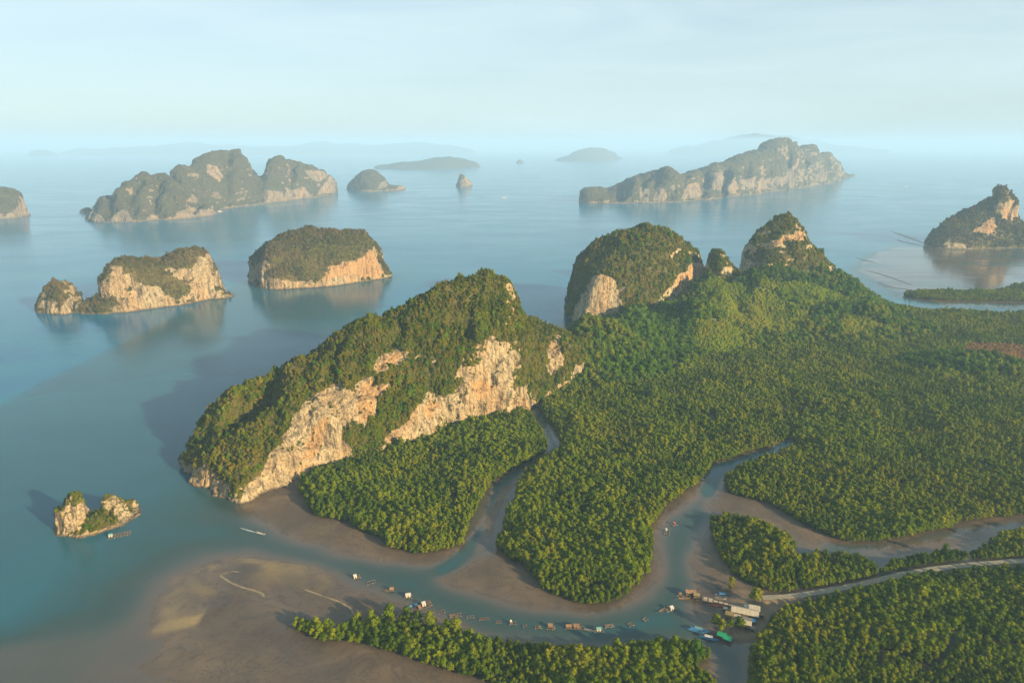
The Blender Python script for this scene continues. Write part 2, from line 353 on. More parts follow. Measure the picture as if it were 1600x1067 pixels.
def mat_ground():
    t = NT('tidal_mud')
    ld = t.attr('land'); hl = t.attr('hill'); vl = t.attr('village')
    g = t.n('ShaderNodeNewGeometry'); pos = g.outputs['Position']
    z = t.n('ShaderNodeSeparateXYZ'); t.l(pos, z.inputs[0])
    n1 = t.noise(0.03, 6, 0.6, pos, None, 1.0); n2 = t.noise(0.4, 4, 0.6, pos)
    mudc = t.ramp(n1, [(0.3, (0.050, 0.036, 0.025)), (0.5, (0.080, 0.056, 0.034)), (0.7, (0.118, 0.082, 0.046))])
    mudc = t.mix(t.mr(n2, 0.3, 0.7, 0, 0.25), mudc, (0.06, 0.047, 0.036))
    n7 = t.noise(0.055, 5, 0.62, pos, None, 2.2); rill = t.mr(t.math('ABSOLUTE', t.math('SUBTRACT', n7, 0.5)), 0.0, 0.022, 0.75, 0.0)
    mudc = t.mix(rill, mudc, (0.028, 0.022, 0.018))
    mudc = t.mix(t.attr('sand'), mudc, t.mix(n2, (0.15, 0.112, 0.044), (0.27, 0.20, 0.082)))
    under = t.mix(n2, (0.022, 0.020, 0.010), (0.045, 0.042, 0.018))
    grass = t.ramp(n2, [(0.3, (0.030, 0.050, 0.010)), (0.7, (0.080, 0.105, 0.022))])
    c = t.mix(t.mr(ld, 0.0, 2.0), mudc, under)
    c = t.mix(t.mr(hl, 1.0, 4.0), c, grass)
    earth = t.ramp(n2, [(0.3, (0.085, 0.060, 0.035)), (0.7, (0.16, 0.112, 0.062))])
    c = t.mix(t.mr(vl, 0.5, 3.0), c, earth)
    wet = t.mr(z.outputs['Z'], 0.0, 0.35, 0.16, 0.7)
    t.principled(c, wet, t.bump(n2, 0.25, 0.3), 0.4)
    return t.m
M['ground'] = mat_ground()
V = np.stack((XX.ravel(), YY.ravel(), h.ravel()), 1)
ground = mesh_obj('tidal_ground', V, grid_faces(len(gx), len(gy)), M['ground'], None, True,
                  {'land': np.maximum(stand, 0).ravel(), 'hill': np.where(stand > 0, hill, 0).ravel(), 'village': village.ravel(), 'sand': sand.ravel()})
tag(ground, kind='structure')

# ------------------------------------------------------------------ sea: one sheet to the horizon, its colour by depth
def mat_sea():
    t = NT('sea_water')
    dp = t.attr('depth'); g = t.n('ShaderNodeNewGeometry'); pos = g.outputs['Position']
    n1 = t.noise(0.006, 4, 0.55, pos, (1, 1.6, 1), 0.5); n2 = t.noise(0.05, 3, 0.5, pos)
    deep = t.mix(t.mr(n1, 0.35, 0.65), (0.005, 0.084, 0.168), (0.009, 0.112, 0.172))
    dd = t.math('ADD', dp, t.math('MULTIPLY', t.math('SUBTRACT', n1, 0.5), 0.9))
    c = t.mix(t.mr(dp, 0.0, 0.30), (0.070, 0.055, 0.040), (0.036, 0.046, 0.040))
    c = t.mix(t.mr(dp, 0.10, 0.75), c, (0.019, 0.050, 0.050))
    c = t.mix(t.mr(dd, 0.6, 2.4), c, deep)
    # wind ripples, finer near, averaged by roughness far away
    w1 = t.noise(0.35, 3, 0.6, pos, (1, 1.7, 1)); w2 = t.noise(0.06, 3, 0.6, pos)
    hh = t.math('ADD', w1, t.math('MULTIPLY', w2, 2.0))
    bn = t.bump(hh, 0.09, 0.5)
    t.principled(c, t.math('ADD', t.mr(dp, 0.0, 0.6, 0.08, 0.14), t.mr(t.noise(0.0035, 5, 0.6, pos, (1, 2.2, 1), 1.0), 0.35, 0.65, 0.0, 0.08)), bn, t.mr(dp, 0.05, 0.5, 0.5, 0.18))
    return t.m
M['sea'] = mat_sea()
D1 = np.exp(np.arange(math.log(120), math.log(2000), 0.0075)); D2 = np.exp(np.arange(math.log(2020), math.log(60000), 0.05))
R = np.concatenate(([1.0, 60.0], D1, D2))
TH = np.concatenate((np.radians(np.arange(-180, -62, 4.0)), np.radians(np.arange(-62, 62, 0.26)), np.radians(np.arange(62, 180.1, 4.0))))
RR, TT = np.meshgrid(R, TH, indexing='ij')
SX, SY = RR * np.sin(TT), RR * np.cos(TT)
dep = -samp(h, SX, SY)
inside = (SX > GX0) & (SX < GX1) & (SY > GY0) & (SY < GY1)
edge_d = np.minimum.reduce([SX - GX0, GX1 - SX, SY - GY0, GY1 - SY])
fl = sdf(chaikin(GP(M6), 1), SX + 25 * fbm(SX / 70, SY / 70, SX * 0, 3, 23), SY, 200.0)
streak = fbm(SX / 150, SY / 26, SX * 0, 4, 24)
outer = 4.0 * sstep(10, -60, fl) + np.where(fl > -20, 0.10 + 0.9 * streak, 0)
dep = np.where(inside, dep + 4.0 * sstep(60, 0, edge_d) * (SX < 400), outer)
far_in = inside & (fl > 0) & (samp(land, SX, SY) < 0)
dep = np.where(far_in, 0.10 + 0.9 * streak, dep)
sea = mesh_obj('sea', np.stack((SX.ravel(), SY.ravel(), np.zeros(SX.size)), 1), grid_faces(len(TH), len(R)), M['sea'], None, True, {'depth': dep.ravel()})
tag(sea, kind='structure')
print('ground+sea', round(time.time() - T0, 1))

# ------------------------------------------------------------------ karst towers and islands
def lump_field(X, Y, foot, ridge, cliff=0.5, tc=0.22, power=1.8, amp=0.0, seed=0):
    """height of one lump: foot = footprint polygon, ridge = (n,3) crest line with heights"""
    s = sdf(foot, X, Y, 400.0)
    d = line_dist(ridge[:, :2], X, Y)
    W = 0; HH = 0
    rs = ridge
    P = []
    for a, b in zip(rs[:-1], rs[1:]):
        for k in range(3): P.append(a + (b - a) * (k / 3.0))
    P.append(rs[-1])
    for q in P:
        w = 1.0 / ((X - q[0]) ** 2 + (Y - q[1]) ** 2 + 9.0) ** 2
        W = W + w; HH = HH + w * q[2]
    Hh = HH / W
    t = np.clip(s / (s + d + 1e-6), 0, 1)
    c = cliff if not callable(cliff) else cliff(X, Y)
    low = c * np.clip(t / tc, 0, 1) ** 0.8
    tau = np.clip((t - tc) / (1 - tc), 0, 1)
    prof = np.where(t < tc, low, c + (1 - c) * (1 - (1 - tau) ** power))
    hh = Hh * prof
    return np.where(s > 0, hh, np.maximum(s * 1.0, -7.0)), s
def solid(X, Y, Hf, mask, bottom):
    ny, nx = Hf.shape
    cells = np.argwhere(mask[:-1, :-1] | mask[1:, :-1] | mask[:-1, 1:] | mask[1:, 1:])
    cm = np.zeros((ny + 1, nx + 1), bool); cm[cells[:, 0] + 1, cells[:, 1] + 1] = True   # padded cell mask
    i, j = cells[:, 0], cells[:, 1]
    a = i * nx + j; quad = np.stack((a, a + 1, a + nx + 1, a + nx), 1)
    nv = nx * ny
    faces = [quad, quad[:, ::-1] + nv]
    for di, dj, e0, e1 in ((-1, 0, 1, 0), (1, 0, 3, 2), (0, -1, 0, 3), (0, 1, 2, 1)):
        b = ~cm[i + 1 + di, j + 1 + dj]
        q = quad[b]
        faces.append(np.stack((q[:, e0], q[:, e1], q[:, e1] + nv, q[:, e0] + nv), 1))
    Fq = np.vstack(faces)
    Vv = np.vstack((np.stack((X.ravel(), Y.ravel(), Hf.ravel()), 1), np.stack((X.ravel(), Y.ravel(), np.full(nv, bottom)), 1)))
    used = np.unique(Fq); re = np.zeros(len(Vv), int); re[used] = np.arange(len(used))
    return Vv[used], re[Fq]
def remesh(V, Fq, voxel):
    o = mesh_obj('rock_blank', V, Fq, None)
    md = o.modifiers.new('r', 'REMESH'); md.mode = 'VOXEL'; md.voxel_size = voxel
    dg = bpy.context.evaluated_depsgraph_get()
    me = bpy.data.meshes.new_from_object(o.evaluated_get(dg))
    old = o.data; bpy.data.objects.remove(o); bpy.data.meshes.remove(old)
    return me
def co_of(me):
    a = np.empty(len(me.vertices) * 3, np.float32); me.vertices.foreach_get('co', a); return a.reshape(-1, 3)
def no_of(me):
    a = np.empty(len(me.vertices) * 3, np.float32); me.vertex_normals.foreach_get('vector', a); return a.reshape(-1, 3)
def poly_soft(poly, P, soft, grow=0.0):                # +1 inside .. 0 outside, feathered, in survey pixels
    return sstep(-soft, soft, sdf(np.array(poly, float), P[:, 0], P[:, 1], 60.0) + grow)
def karst(name, lumps, cell, voxel, mat, relief, seed, rock=(), orange=(), green=(), slope_rng=(0.30, 0.62), base_rock=0.0, rockbias=0.0, root=True, gullies=(), rock_grow=0.0):
    """lumps: list of dicts(foot, ridge, ...). relief=(lump amp, lump size, flute amp, flute size, fine amp, fine size)"""
    allf = np.vstack([l['foot'] for l in lumps]); lo = allf.min(0) - 6 * cell; hi = allf.max(0) + 6 * cell
    x = np.arange(lo[0], hi[0], cell); y = np.arange(lo[1], hi[1], cell); X, Y = np.meshgrid(x, y)
    Hf = None; S = None
    wx = X + relief[0] * 0.9 * fbm(X / relief[1], Y / relief[1], X * 0, 3, seed + 3); wy = Y + relief[0] * 0.9 * fbm(X / relief[1], Y / relief[1], X * 0 + 5, 3, seed + 4)
    for l in lumps:
        hh, s = lump_field(wx, wy, l['foot'], l['ridge'], l.get('cliff', 0.5), l.get('tc', 0.22), l.get('power', 1.8))
        Hf = hh if Hf is None else np.maximum(Hf, hh); S = s if S is None else np.maximum(S, s)
    for gl, gw, gd in gullies: Hf = Hf - gd * np.exp(-(line_dist(np.array(gl), wx, wy) / gw) ** 2) * sstep(12, 60, Hf)
    Vv, Fq = solid(X, Y, Hf, S > -2.5 * cell, -8.0)
    me = remesh(Vv, Fq, voxel); me.name = name
    P = co_of(me)
    for amp, size, sz, sd, o_ in ((relief[0], relief[1], relief[1], seed, 3), (relief[2], relief[3], relief[3] * 7, seed + 50, 3), (relief[4], relief[5], relief[5], seed + 90, 2)):
        Nn = no_of(me)
        n_ = fbm(P[:, 0] / size, P[:, 1] / size, P[:, 2] / sz, o_, sd)
        w = np.ones(len(P), np.float32)
        if sz != size: w = sstep(0.85, 0.45, Nn[:, 2])            # fluting only on the steep faces
        w = w * sstep(-7, 3, P[:, 2])
        P = P + Nn * (amp * n_ * w)[:, None]
        me.vertices.foreach_set('co', P.ravel()); me.update()
    Nn = no_of(me)
    n1 = fbm(P[:, 0] / (relief[1] * .5), P[:, 1] / (relief[1] * .5), P[:, 2] / (relief[1] * .5), 4, seed + 7)
    veg = sstep(slope_rng[0], slope_rng[1], Nn[:, 2] + 0.35 * n1 + rockbias)
    if base_rock > 0: veg = veg * sstep(base_rock * 0.5, base_rock, P[:, 2] + base_rock * 0.6 * n1)
    px = project(P)
    ptw = px + 13.0 * np.stack((fbm(P[:, 0] / 13, P[:, 1] / 13, P[:, 2] / 13, 5, 61, .65), fbm(P[:, 0] / 13, P[:, 1] / 13, P[:, 2] / 13, 5, 62, .65)), 1) * min(1.0, 600.0 / max(P[:, 1].mean(), 1))
    tocam = np.array([0, 0, CAM_H]) - P; tocam /= np.linalg.norm(tocam, axis=1)[:, None]
    facing = (np.sum(Nn * tocam, 1) > -0.1)
    for g_ in green: veg = np.where(facing, np.maximum(veg, poly_soft(g_, ptw, 3)), veg)
    for r_ in rock: veg = np.where(facing, veg * (1 - poly_soft(r_, ptw, 3.5, rock_grow)), veg)
    og = np.zeros(len(P))
    for r_ in orange: og = np.where(facing, np.maximum(og, poly_soft(r_, ptw, 3.0)), og)
    veg = np.where(P[:, 2] < 1.6, 0, veg)
    for k, a in (('veg', veg), ('orange', og)):
        at = me.attributes.new(k, 'FLOAT', 'POINT'); at.data.foreach_set('value', a.astype(np.float32))
    me.polygons.foreach_set('use_smooth', np.ones(len(me.polygons), bool))
    me.materials.clear(); me.materials.append(mat)
    rt = empty(name) if root else None
    o = bpy.data.objects.new('rock', me); COL.objects.link(o)
    if rt: o.parent = rt
    print(name, len(P), round(time.time() - T0, 1))
    return rt, o, P, Nn, veg
def surface_points(me_o, n_target, P, Nn, veg, rng, vmin=0.45, zmin=2.0):
    """random points over the vegetated faces"""
    me = me_o.data
    me.calc_loop_triangles(); n = len(me.loop_triangles)
    tri = np.empty(n * 3, np.int32); me.loop_triangles.foreach_get('vertices', tri); tri = tri.reshape(-1, 3)
    A = P[tri]; ar = 0.5 * np.linalg.norm(np.cross(A[:, 1] - A[:, 0], A[:, 2] - A[:, 0]), axis=1)
    w = ar * (veg[tri].mean(1) > vmin) * (A[:, :, 2].mean(1) > zmin)
    if w.sum() <= 0: return np.zeros((0, 3)), np.zeros((0, 3)), 0
    c = np.cumsum(w); idx = np.searchsorted(c, rng.random(n_target) * c[-1])
    u, v = rng.random(n_target), rng.random(n_target); f = u + v > 1; u[f] = 1 - u[f]; v[f] = 1 - v[f]
    T = A[idx]; pts = T[:, 0] + (T[:, 1] - T[:, 0]) * u[:, None] + (T[:, 2] - T[:, 0]) * v[:, None]
    return pts, Nn[tri[idx, 0]], w.sum()

def lump(front, crest, thick, off=0.5, **kw):
    """front = waterline pixels left to right, crest = skyline pixels left to right, thick = depth of the rock in metres"""
    fr = GP(front); fpx = np.array([p[0] for p in front], float)
    Df = lambda p: np.interp(p, fpx, fr[:, 1])
    n = max(5, len(crest)); q = np.linspace(fpx[0], fpx[-1], n)
    ta = np.sin(np.linspace(0.18, math.pi - 0.18, n)) ** 0.45
    back = np.array([GD(p, Df(p) + thick * k) for p, k in zip(q, ta)])[::-1]
    foot = chaikin(np.vstack((fr, back)), 1)
    c0, c1 = crest[0][0], crest[-1][0]
    cr = []
    for (px, py) in crest:
        e = max(0.15, math.sin(math.pi * np.clip((px - fpx[0]) / (fpx[-1] - fpx[0]), 0.03, 0.97)) ** 0.5)
        cr.append(Zat(px, py, Df(px) + thick * off * e))
    return dict(foot=foot, ridge=np.array(cr), **kw)

# ------------------------------------------------------------------ plants
rng = np.random.default_rng(11)
def crown_mesh(name, mat, height, rad, base, lobes, cards, card, seed, squash=1.0, cone=0.0):
    r = np.random.default_rng(seed)
    V = []; Fc = []
    cen = []
    for k in range(lobes):
        f = k / max(1, lobes - 1)
        a = k * 2.4 + r.random(); rr = rad * 0.62 * (1 - cone * f) * (0.35 + 0.65 * r.random()) * (0 if k == lobes - 1 else 1)
        z = base + (height - base) * (0.25 + 0.5 * f) + r.normal() * 0.25
        cen.append((np.array((rr * math.cos(a), rr * math.sin(a), z)), rad * (0.62 - 0.20 * f * cone) * (0.85 + 0.3 * r.random())))
    ico = [(0,0,1)] + [(0.894*math.cos(i*1.2566),0.894*math.sin(i*1.2566),0.447) for i in range(5)] + [(0.894*math.cos(i*1.2566+.628),0.894*math.sin(i*1.2566+.628),-0.447) for i in range(5)] + [(0,0,-1)]
    itri = [(0,1,2),(0,2,3),(0,3,4),(0,4,5),(0,5,1),(1,6,2),(2,7,3),(3,8,4),(4,9,5),(5,10,1),(6,7,2),(7,8,3),(8,9,4),(9,10,5),(10,6,1),(11,7,6),(11,8,7),(11,9,8),(11,10,9),(11,6,10)]
    for c, q in cen:
        b = len(V)
        for p in ico: V.append(c + np.array(p) * q * 0.80 * (0.85 + 0.3 * r.random()) * np.array((1, 1, squash)))
        Fc += [tuple(b + i for i in t) for t in itri]
    per = cards // lobes
    for c, q in cen:
        for i in range(per):
            d = r.normal(size=3); d[2] = abs(d[2]) * 0.9 - 0.25; d /= np.linalg.norm(d)
            p = c + d * q * (0.85 + 0.30 * r.random()) * np.array((1, 1, squash))
            n = d + r.normal(size=3) * 0.45; n /= np.linalg.norm(n)
            t1 = np.cross(n, r.normal(size=3)); t1 /= np.linalg.norm(t1); t2 = np.cross(n, t1)
            s = card * (0.6 + 0.8 * r.random()); b = len(V)
            V += [p - t1 * s * .5 - t2 * s * .2, p + t1 * s * .1 - t2 * s * .55 + n * s * .12, p + t1 * s * .55 + t2 * s * .15, p - t1 * s * .05 + t2 * s * .6 - n * s * .1]
            Fc.append((b, b + 1, b + 2, b + 3))
    me = bpy.data.meshes.new(name); me.from_pydata([tuple(v) for v in V], [], Fc); me.update(); me.materials.append(mat)
    return me
def trunk_mesh(name, height, r0, seed):
    r = np.random.default_rng(seed); V = []; Fc = []
    def limb(path, rads):
        b = len(V); n = 6
        for (p, q) in zip(path, rads):
            for i in range(n): V.append((p[0] + q * math.cos(i * 2 * math.pi / n), p[1] + q * math.sin(i * 2 * math.pi / n), p[2]))
        for k in range(len(path) - 1):
            for i in range(n): Fc.append((b + k * n + i, b + k * n + (i + 1) % n, b + (k + 1) * n + (i + 1) % n, b + (k + 1) * n + i))
    top = np.array((r.normal() * .2, r.normal() * .2, height * 0.75))
    limb([np.array((0, 0, -0.5)), np.array((0, 0, height * .3)), top], [r0 * 1.5, r0, r0 * .35])
    for k in range(4):
        a = k * 1.57 + r.random(); st = np.array((0, 0, height * (.28 + .09 * k)))
        limb([st, st + np.array((math.cos(a), math.sin(a), .9)) * height * .2], [r0 * .5, r0 * .15])
    for k in range(5):                                  # prop roots
        a = k * 1.257 + r.random()
        limb([np.array((math.cos(a) * r0 * 6, math.sin(a) * r0 * 6, -0.4)), np.array((math.cos(a) * r0, math.sin(a) * r0, height * .16))], [r0 * .28, r0 * .3])
    me = bpy.data.meshes.new(name); me.from_pydata(V, [], Fc); me.update(); me.materials.append(M['bark'])
    return me
mang_crowns = [crown_mesh('mangrove_crown', M['mangrove'], 7.6 + .5 * k, 2.1 + 0.12 * k, 0.7, 6, 264, 0.55, 100 + k, 0.9, 0.12) for k in range(6)]
mang_trunks = [trunk_mesh('mangrove_trunk', 7.2 + .5 * k, 0.14, 130 + k) for k in range(6)]
jung_crowns = [crown_mesh('forest_crown', M['jungle'], 8.5 + .8 * k, 3.3 + 0.35 * k, 1.5, 7, 330, 0.85, 200 + k, 0.85, 0.25) for k in range(5)]
scrub_crowns = [crown_mesh('scrub_crown', M['scrub'], 3.6 + .3 * k, 1.75 + 0.12 * k, 0.0, 4, 130, 0.6, 300 + k, 0.85, 0.3) for k in range(5)]
M['dryscrub'] = mat_foliage('island_scrub_leaves', (0.028, 0.040, 0.008), (0.062, 0.066, 0.016), (0.105, 0.095, 0.026), (0.125, 0.090, 0.038), 0.02, (0.42, 0.66))
isle_crowns = [crown_mesh('island_scrub_crown', M['dryscrub'], 3.6 + .3 * k, 1.75 + 0.12 * k, 0.0, 4, 110, 0.6, 380 + k, 0.85, 0.3) for k in range(4)]
wood_crowns = scrub_crowns + [crown_mesh('woodland_crown', M['jungle'], 4.8 + .5 * k, 2.0 + .2 * k, 0.2, 5, 180, 0.65, 350 + k, 0.9, 0.3) for k in range(1)]
SRC = {}
def scatter(name, pts, scl, meshes, parent=None, seed=0, kind='stuff', stretch=0.15, tall=1.0):
    n = len(pts); r = np.random.default_rng(seed)
    me = bpy.data.meshes.new(name); me.vertices.add(n); me.vertices.foreach_set('co', np.asarray(pts, np.float32).ravel())
    a = me.attributes.new('sc', 'FLOAT_VECTOR', 'POINT'); s3 = np.repeat(np.asarray(scl)[:, None], 3, 1); s3[:, 2] *= tall * (1 + stretch * r.normal(size=n))
    a.data.foreach_set('vector', s3.astype(np.float32).ravel())
    a = me.attributes.new('rt', 'FLOAT_VECTOR', 'POINT'); rt = np.zeros((n, 3), np.float32); rt[:, 2] = r.random(n) * 6.283; a.data.foreach_set('vector', rt.ravel())
    a = me.attributes.new('vi', 'INT', 'POINT'); a.data.foreach_set('value', r.integers(0, len(meshes), n).astype(np.int32))
    o = bpy.data.objects.new(name, me); COL.objects.link(o)
    if parent is not None: o.parent = parent
    ng = bpy.data.node_groups.new(name, 'GeometryNodeTree')
    ng.interface.new_socket('Geometry', in_out='INPUT', socket_type='NodeSocketGeometry'); ng.interface.new_socket('Geometry', in_out='OUTPUT', socket_type='NodeSocketGeometry')
    N = ng.nodes.new; L = ng.links.new
    gi = N('NodeGroupInput'); go = N('NodeGroupOutput'); ip = N('GeometryNodeInstanceOnPoints'); jn = N('GeometryNodeJoinGeometry')
    for m in reversed(meshes):
        if m.name not in SRC: SRC[m.name] = bpy.data.objects.new(m.name, m)
        oi = N('GeometryNodeObjectInfo'); oi.inputs['Object'].default_value = SRC[m.name]; oi.inputs['As Instance'].default_value = False
        g2 = N('GeometryNodeGeometryToInstance'); L(oi.outputs['Geometry'], g2.inputs[0]); L(g2.outputs[0], jn.inputs[0])
    def na(k, t):
        q = N('GeometryNodeInputNamedAttribute'); q.data_type = t; q.inputs['Name'].default_value = k; return q.outputs['Attribute']
    L(gi.outputs[0], ip.inputs['Points']); L(jn.outputs[0], ip.inputs['Instance'])
    ip.inputs['Pick Instance'].default_value = True
    L(na('vi', 'INT'), ip.inputs['Instance Index']); L(na('rt', 'FLOAT_VECTOR'), ip.inputs['Rotation']); L(na('sc', 'FLOAT_VECTOR'), ip.inputs['Scale'])
    L(ip.outputs[0], go.inputs[0])
    md = o.modifiers.new('scatter', 'NODES'); md.node_group = ng
    if kind: o['kind'] = kind
    return o
def jitter_grid(x0, x1, y0, y1, step, r, jit=0.42):
    X, Y = np.meshgrid(np.arange(x0, x1, step), np.arange(y0, y1, step * 0.87))
    X[1::2] += step * .5
    X = X + (r.random(X.shape) - .5) * step * jit * 2; Y = Y + (r.random(Y.shape) - .5) * step * jit * 2
    return X.ravel(), Y.ravel()

# ------------------------------------------------------------------ the near karst towers
def z4(l): return [(250 + x * .375, 400 + y * .375) for x, y in l]
def z2(l): return [(500 + x * .375, 180 + y * .375) for x, y in l]
def z3(l): return [(1000 + x * .375, 180 + y * .375) for x, y in l]
def z1(l): return [(x * .375, 180 + y * .375) for x, y in l]
TOWERS = {}
def plant(key, root, o, P, Nn, veg, spacing, size, seed, meshes=None, name='scrub', vmin=0.5, nzmin=-0.1):
    r = np.random.default_rng(seed)
    _, _, area = surface_points(o, 10, P, Nn, veg, r, vmin)
    n = int(area / spacing ** 2)
    pts, nn, _ = surface_points(o, n, P, Nn, veg, r, vmin)
    k = nn[:, 2] > nzmin; pts = pts[k]; nn = nn[k]
    pts = pts - nn * 0.3 * size + np.array((0, 0, -0.5 * size))
    # taller trees gather in the gullies
    big = sstep(0.1, 0.45, fbm(pts[:, 0] / 28, pts[:, 1] / 28, pts[:, 2] / 28, 3, seed))
    sc = size * (0.55 + 0.55 * r.random(len(pts)) ** 2 + 0.75 * big)
    # tufts clinging to ledges of the bare rock
    p2, n2, a2 = surface_points(o, 10, P, Nn, 1 - veg, r, 0.5)
    m2 = int(a2 / (spacing * 2.6) ** 2); p2, n2, _ = surface_points(o, max(m2, 1), P, Nn, 1 - veg, r, 0.5, 4.0)
    kk = fbm(p2[:, 0] / 12, p2[:, 1] / 12, p2[:, 2] / 12, 3, seed + 5) + 0.3 * n2[:, 2] > 0.12
    p2 = p2[kk] - n2[kk] * 0.25 * size + np.array((0, 0, -0.35 * size))
    pts = np.vstack((pts, p2)); sc = np.concatenate((sc, size * (0.28 + 0.4 * r.random(len(p2)))))
    s = scatter(name, pts, sc, meshes or wood_crowns, root, seed, stretch=0.25)
    print(key, 'plants', len(pts), round(time.time() - T0, 1)); return s

# A: long ridge with the sunlit cliff
footA = np.vstack((GP([(288,738),(300,756),(330,770),(356,781),(382,789),(412,777),(440,763),(470,749),(530,726),(600,705),(655,691),(700,672),(750,660),(800,650),(832,640),(868,618),(905,600),(945,585)]),
                   [GD(985, 800), GD(960, 850), GD(880, 830), GD(800, 805), GD(720, 770), GD(620, 705), GD(520, 655), GD(430, 605), GD(370, 572), GD(320, 545), GD(290, 522)]))
ridgeA = np.array([Zat(*q) for q in [(306,700,505),(332,672,512),(348,636,525),(365,604,540),(400,586,556),(440,578,570),(475,556,578),(520,530,592),(560,512,604),(600,497,618),(650,473,638),(690,444,655),(735,430,672),(765,425,682),(792,434,690),(803,458,698),(826,487,708),(862,498,722),(885,520,740),(925,520,780),(960,530,800)]])
rockA = [z4([(350,1040),(360,980),(440,885),(500,800),(540,735),(590,650),(620,600),(700,560),(760,540),(800,570),(830,530),(880,512),(880,545),(945,550),(905,605),(890,655),(850,690),(800,665),(760,700),(745,760),(790,820),(750,850),(640,880),(560,915),(520,960),(420,1010)]),
         z4([(895,475),(905,448),(940,418),(985,402),(1022,408),(1005,430),(950,445),(915,480)]),
         z4([(930,810),(955,755),(1000,712),(1040,682),(1080,622),(1130,582),(1170,600),(1185,625),(1155,695),(1130,735),(1040,775)]),
         z4([(1190,600),(1240,570),(1270,530),(1235,480),(1260,455),(1300,480),(1340,470),(1378,395),(1388,345),(1412,380),(1425,420),(1452,460),(1455,540),(1440,610),(1400,645),(1300,665),(1200,655)]),
         z4([(1448,385),(1475,390),(1472,455),(1448,430)]), z4([(1450,560),(1520,570),(1510,620),(1440,640)]),
         z4([(100,878),(190,892),(270,960),(265,1000),(200,965),(140,955),(103,920)]),
         [(897,585),(912,572),(908,592),(898,600)], [(860,545),(872,530),(876,560),(866,580)]]
orangeA = [z4([(830,545),(880,512),(945,550),(905,605),(890,655),(850,690),(820,640)]), z4([(640,700),(700,640),(690,760),(640,850),(600,830)]), z4([(1080,640),(1130,590),(1160,610),(1120,690)]), z4([(1280,540),(1360,500),(1400,560),(1330,610)]),
           z4([(895,475),(905,448),(940,418),(985,402),(1022,408),(1005,430),(950,445),(915,480)])]
greenA = [z4([(830,690),(900,640),(960,560),(1080,560),(1060,640),(1000,700),(950,760),(930,800),(800,830),(770,790),(750,720)]), z4([(760,540),(820,470),(900,480),(960,430),(1240,440),(1240,480),(1270,530),(1190,590),(1080,600),(1000,540),(880,510),(830,520)]),
          z4([(150,740),(260,600),(430,500),(600,420),(600,600),(540,720),(440,870),(350,960),(280,940),(200,880),(110,860)]), [(806,468),(860,500),(890,520),(962,530),(950,582),(905,570),(880,590),(842,628),(815,600),(812,540)], z4([(600,430),(800,300),(1000,230),(1200,120),(1440,75),(1440,320),(1375,340),(1240,430),(1030,400),(900,400),(760,520),(600,590)])]
cliffA = lambda X, Y: 0.55 - 0.18 * sstep(-60, 60, X)
rtA = karst('karst_tower', [dict(foot=chaikin(footA, 1), ridge=ridgeA, cliff=cliffA, tc=0.20, power=1.55)], 2.5, 1.3, M['karst'], (9.0, 28, 4.4, 8.0, 1.6, 3.4), 1, rockA, orangeA, greenA, (0.20, 0.50), 3.0, 0.05, True, [([G(346,782), Zat(372,690,515)[:2], Zat(420,600,556)[:2]], 13, 26), ([G(836,640), Zat(838,505,716)[:2]], 15, 16), ([Zat(700,480,650)[:2], Zat(690,560,630)[:2], G(668,690)], 12, 9), ([Zat(560,540,596)[:2], G(560,720)], 10, 6)] + [([Zat(a_, b_, d_)[:2], Zat(a_ - 6, (b_ + c_) / 2, d_ - 22)[:2], G(a_ - 10, c_)], w_, q_) for a_, b_, c_, d_, w_, q_ in ((498,545,740,586,8,8),(528,528,728,596,6,6),(600,500,705,620,7,7),(632,484,698,632,8,9),(662,468,686,645,6,6),(728,440,662,668,8,9),(752,432,658,676,5,5),(778,432,654,686,7,8),(812,475,645,700,6,7),(868,505,618,728,9,10),(900,520,602,760,8,8),(440,590,764,566,8,9),(330,690,768,512,8,9))], 5.0)
tag(rtA[0], 'long limestone ridge with sunlit cream and orange cliff face rising over the mangroves', 'limestone hill')
plant('A', *rtA, 2.2, 0.86, 41)

# B: rounded dome with dark shaded side
footB = np.array([GD(882, 1045), GD(883, 1035), GD(907, 942), GD(910, 937), GD(950, 930), GD(1000, 930), GD(1045, 945), GD(1080, 975), GD(1096, 1020), GD(1094, 1080), GD(1060, 1130), GD(990, 1150), GD(920, 1130), GD(890, 1090)])
ridgeB = np.array([Zat(*q) for q in [(912,400,1035),(930,376,1035),(968,360,1040),(1010,352,1045),(1050,363,1045),(1082,388,1045),(1092,410,1040)]])
rockB = [z2([(1065,810),(1110,740),(1140,668),(1170,660),(1215,680),(1240,720),(1252,770),(1232,860),(1200,862),(1130,835)]), z2([(1478,695),(1530,650),(1578,605),(1572,655),(1540,715),(1490,748)]), z2([(1445,592),(1490,556),(1515,558),(1462,600)]), z2([(1250,725),(1280,700),(1285,715),(1255,745)]), z2([(1400,800),(1420,790),(1415,830),(1400,835)])]
greenB = [z2([(1140,560),(1250,480),(1400,470),(1520,550),(1560,610),(1480,690),(1400,780),(1330,860),(1250,850),(1240,720),(1160,660),(1130,620)]), z2([(1000,850),(1050,640),(1090,560),(1150,540),(1140,640),(1075,790),(1030,860)])]
rtB = karst('karst_tower', [dict(foot=chaikin(footB, 1), ridge=ridgeB, cliff=lambda X, Y: 0.62 + 0.10 * sstep(150, 105, X), tc=0.24, power=2.2)], 3.0, 1.9, M['karst'], (7, 42, 2.6, 9, 1.2, 4), 2, rockB, [z2([(1478,695),(1530,650),(1578,605),(1572,655),(1540,715),(1490,748)])], greenB, (0.25, 0.5), 3.0)
tag(rtB[0], 'rounded limestone dome with one side in shadow and pale rock patches, above the forest', 'limestone hill')
plant('B', *rtB, 3.0, 1.1, 42)

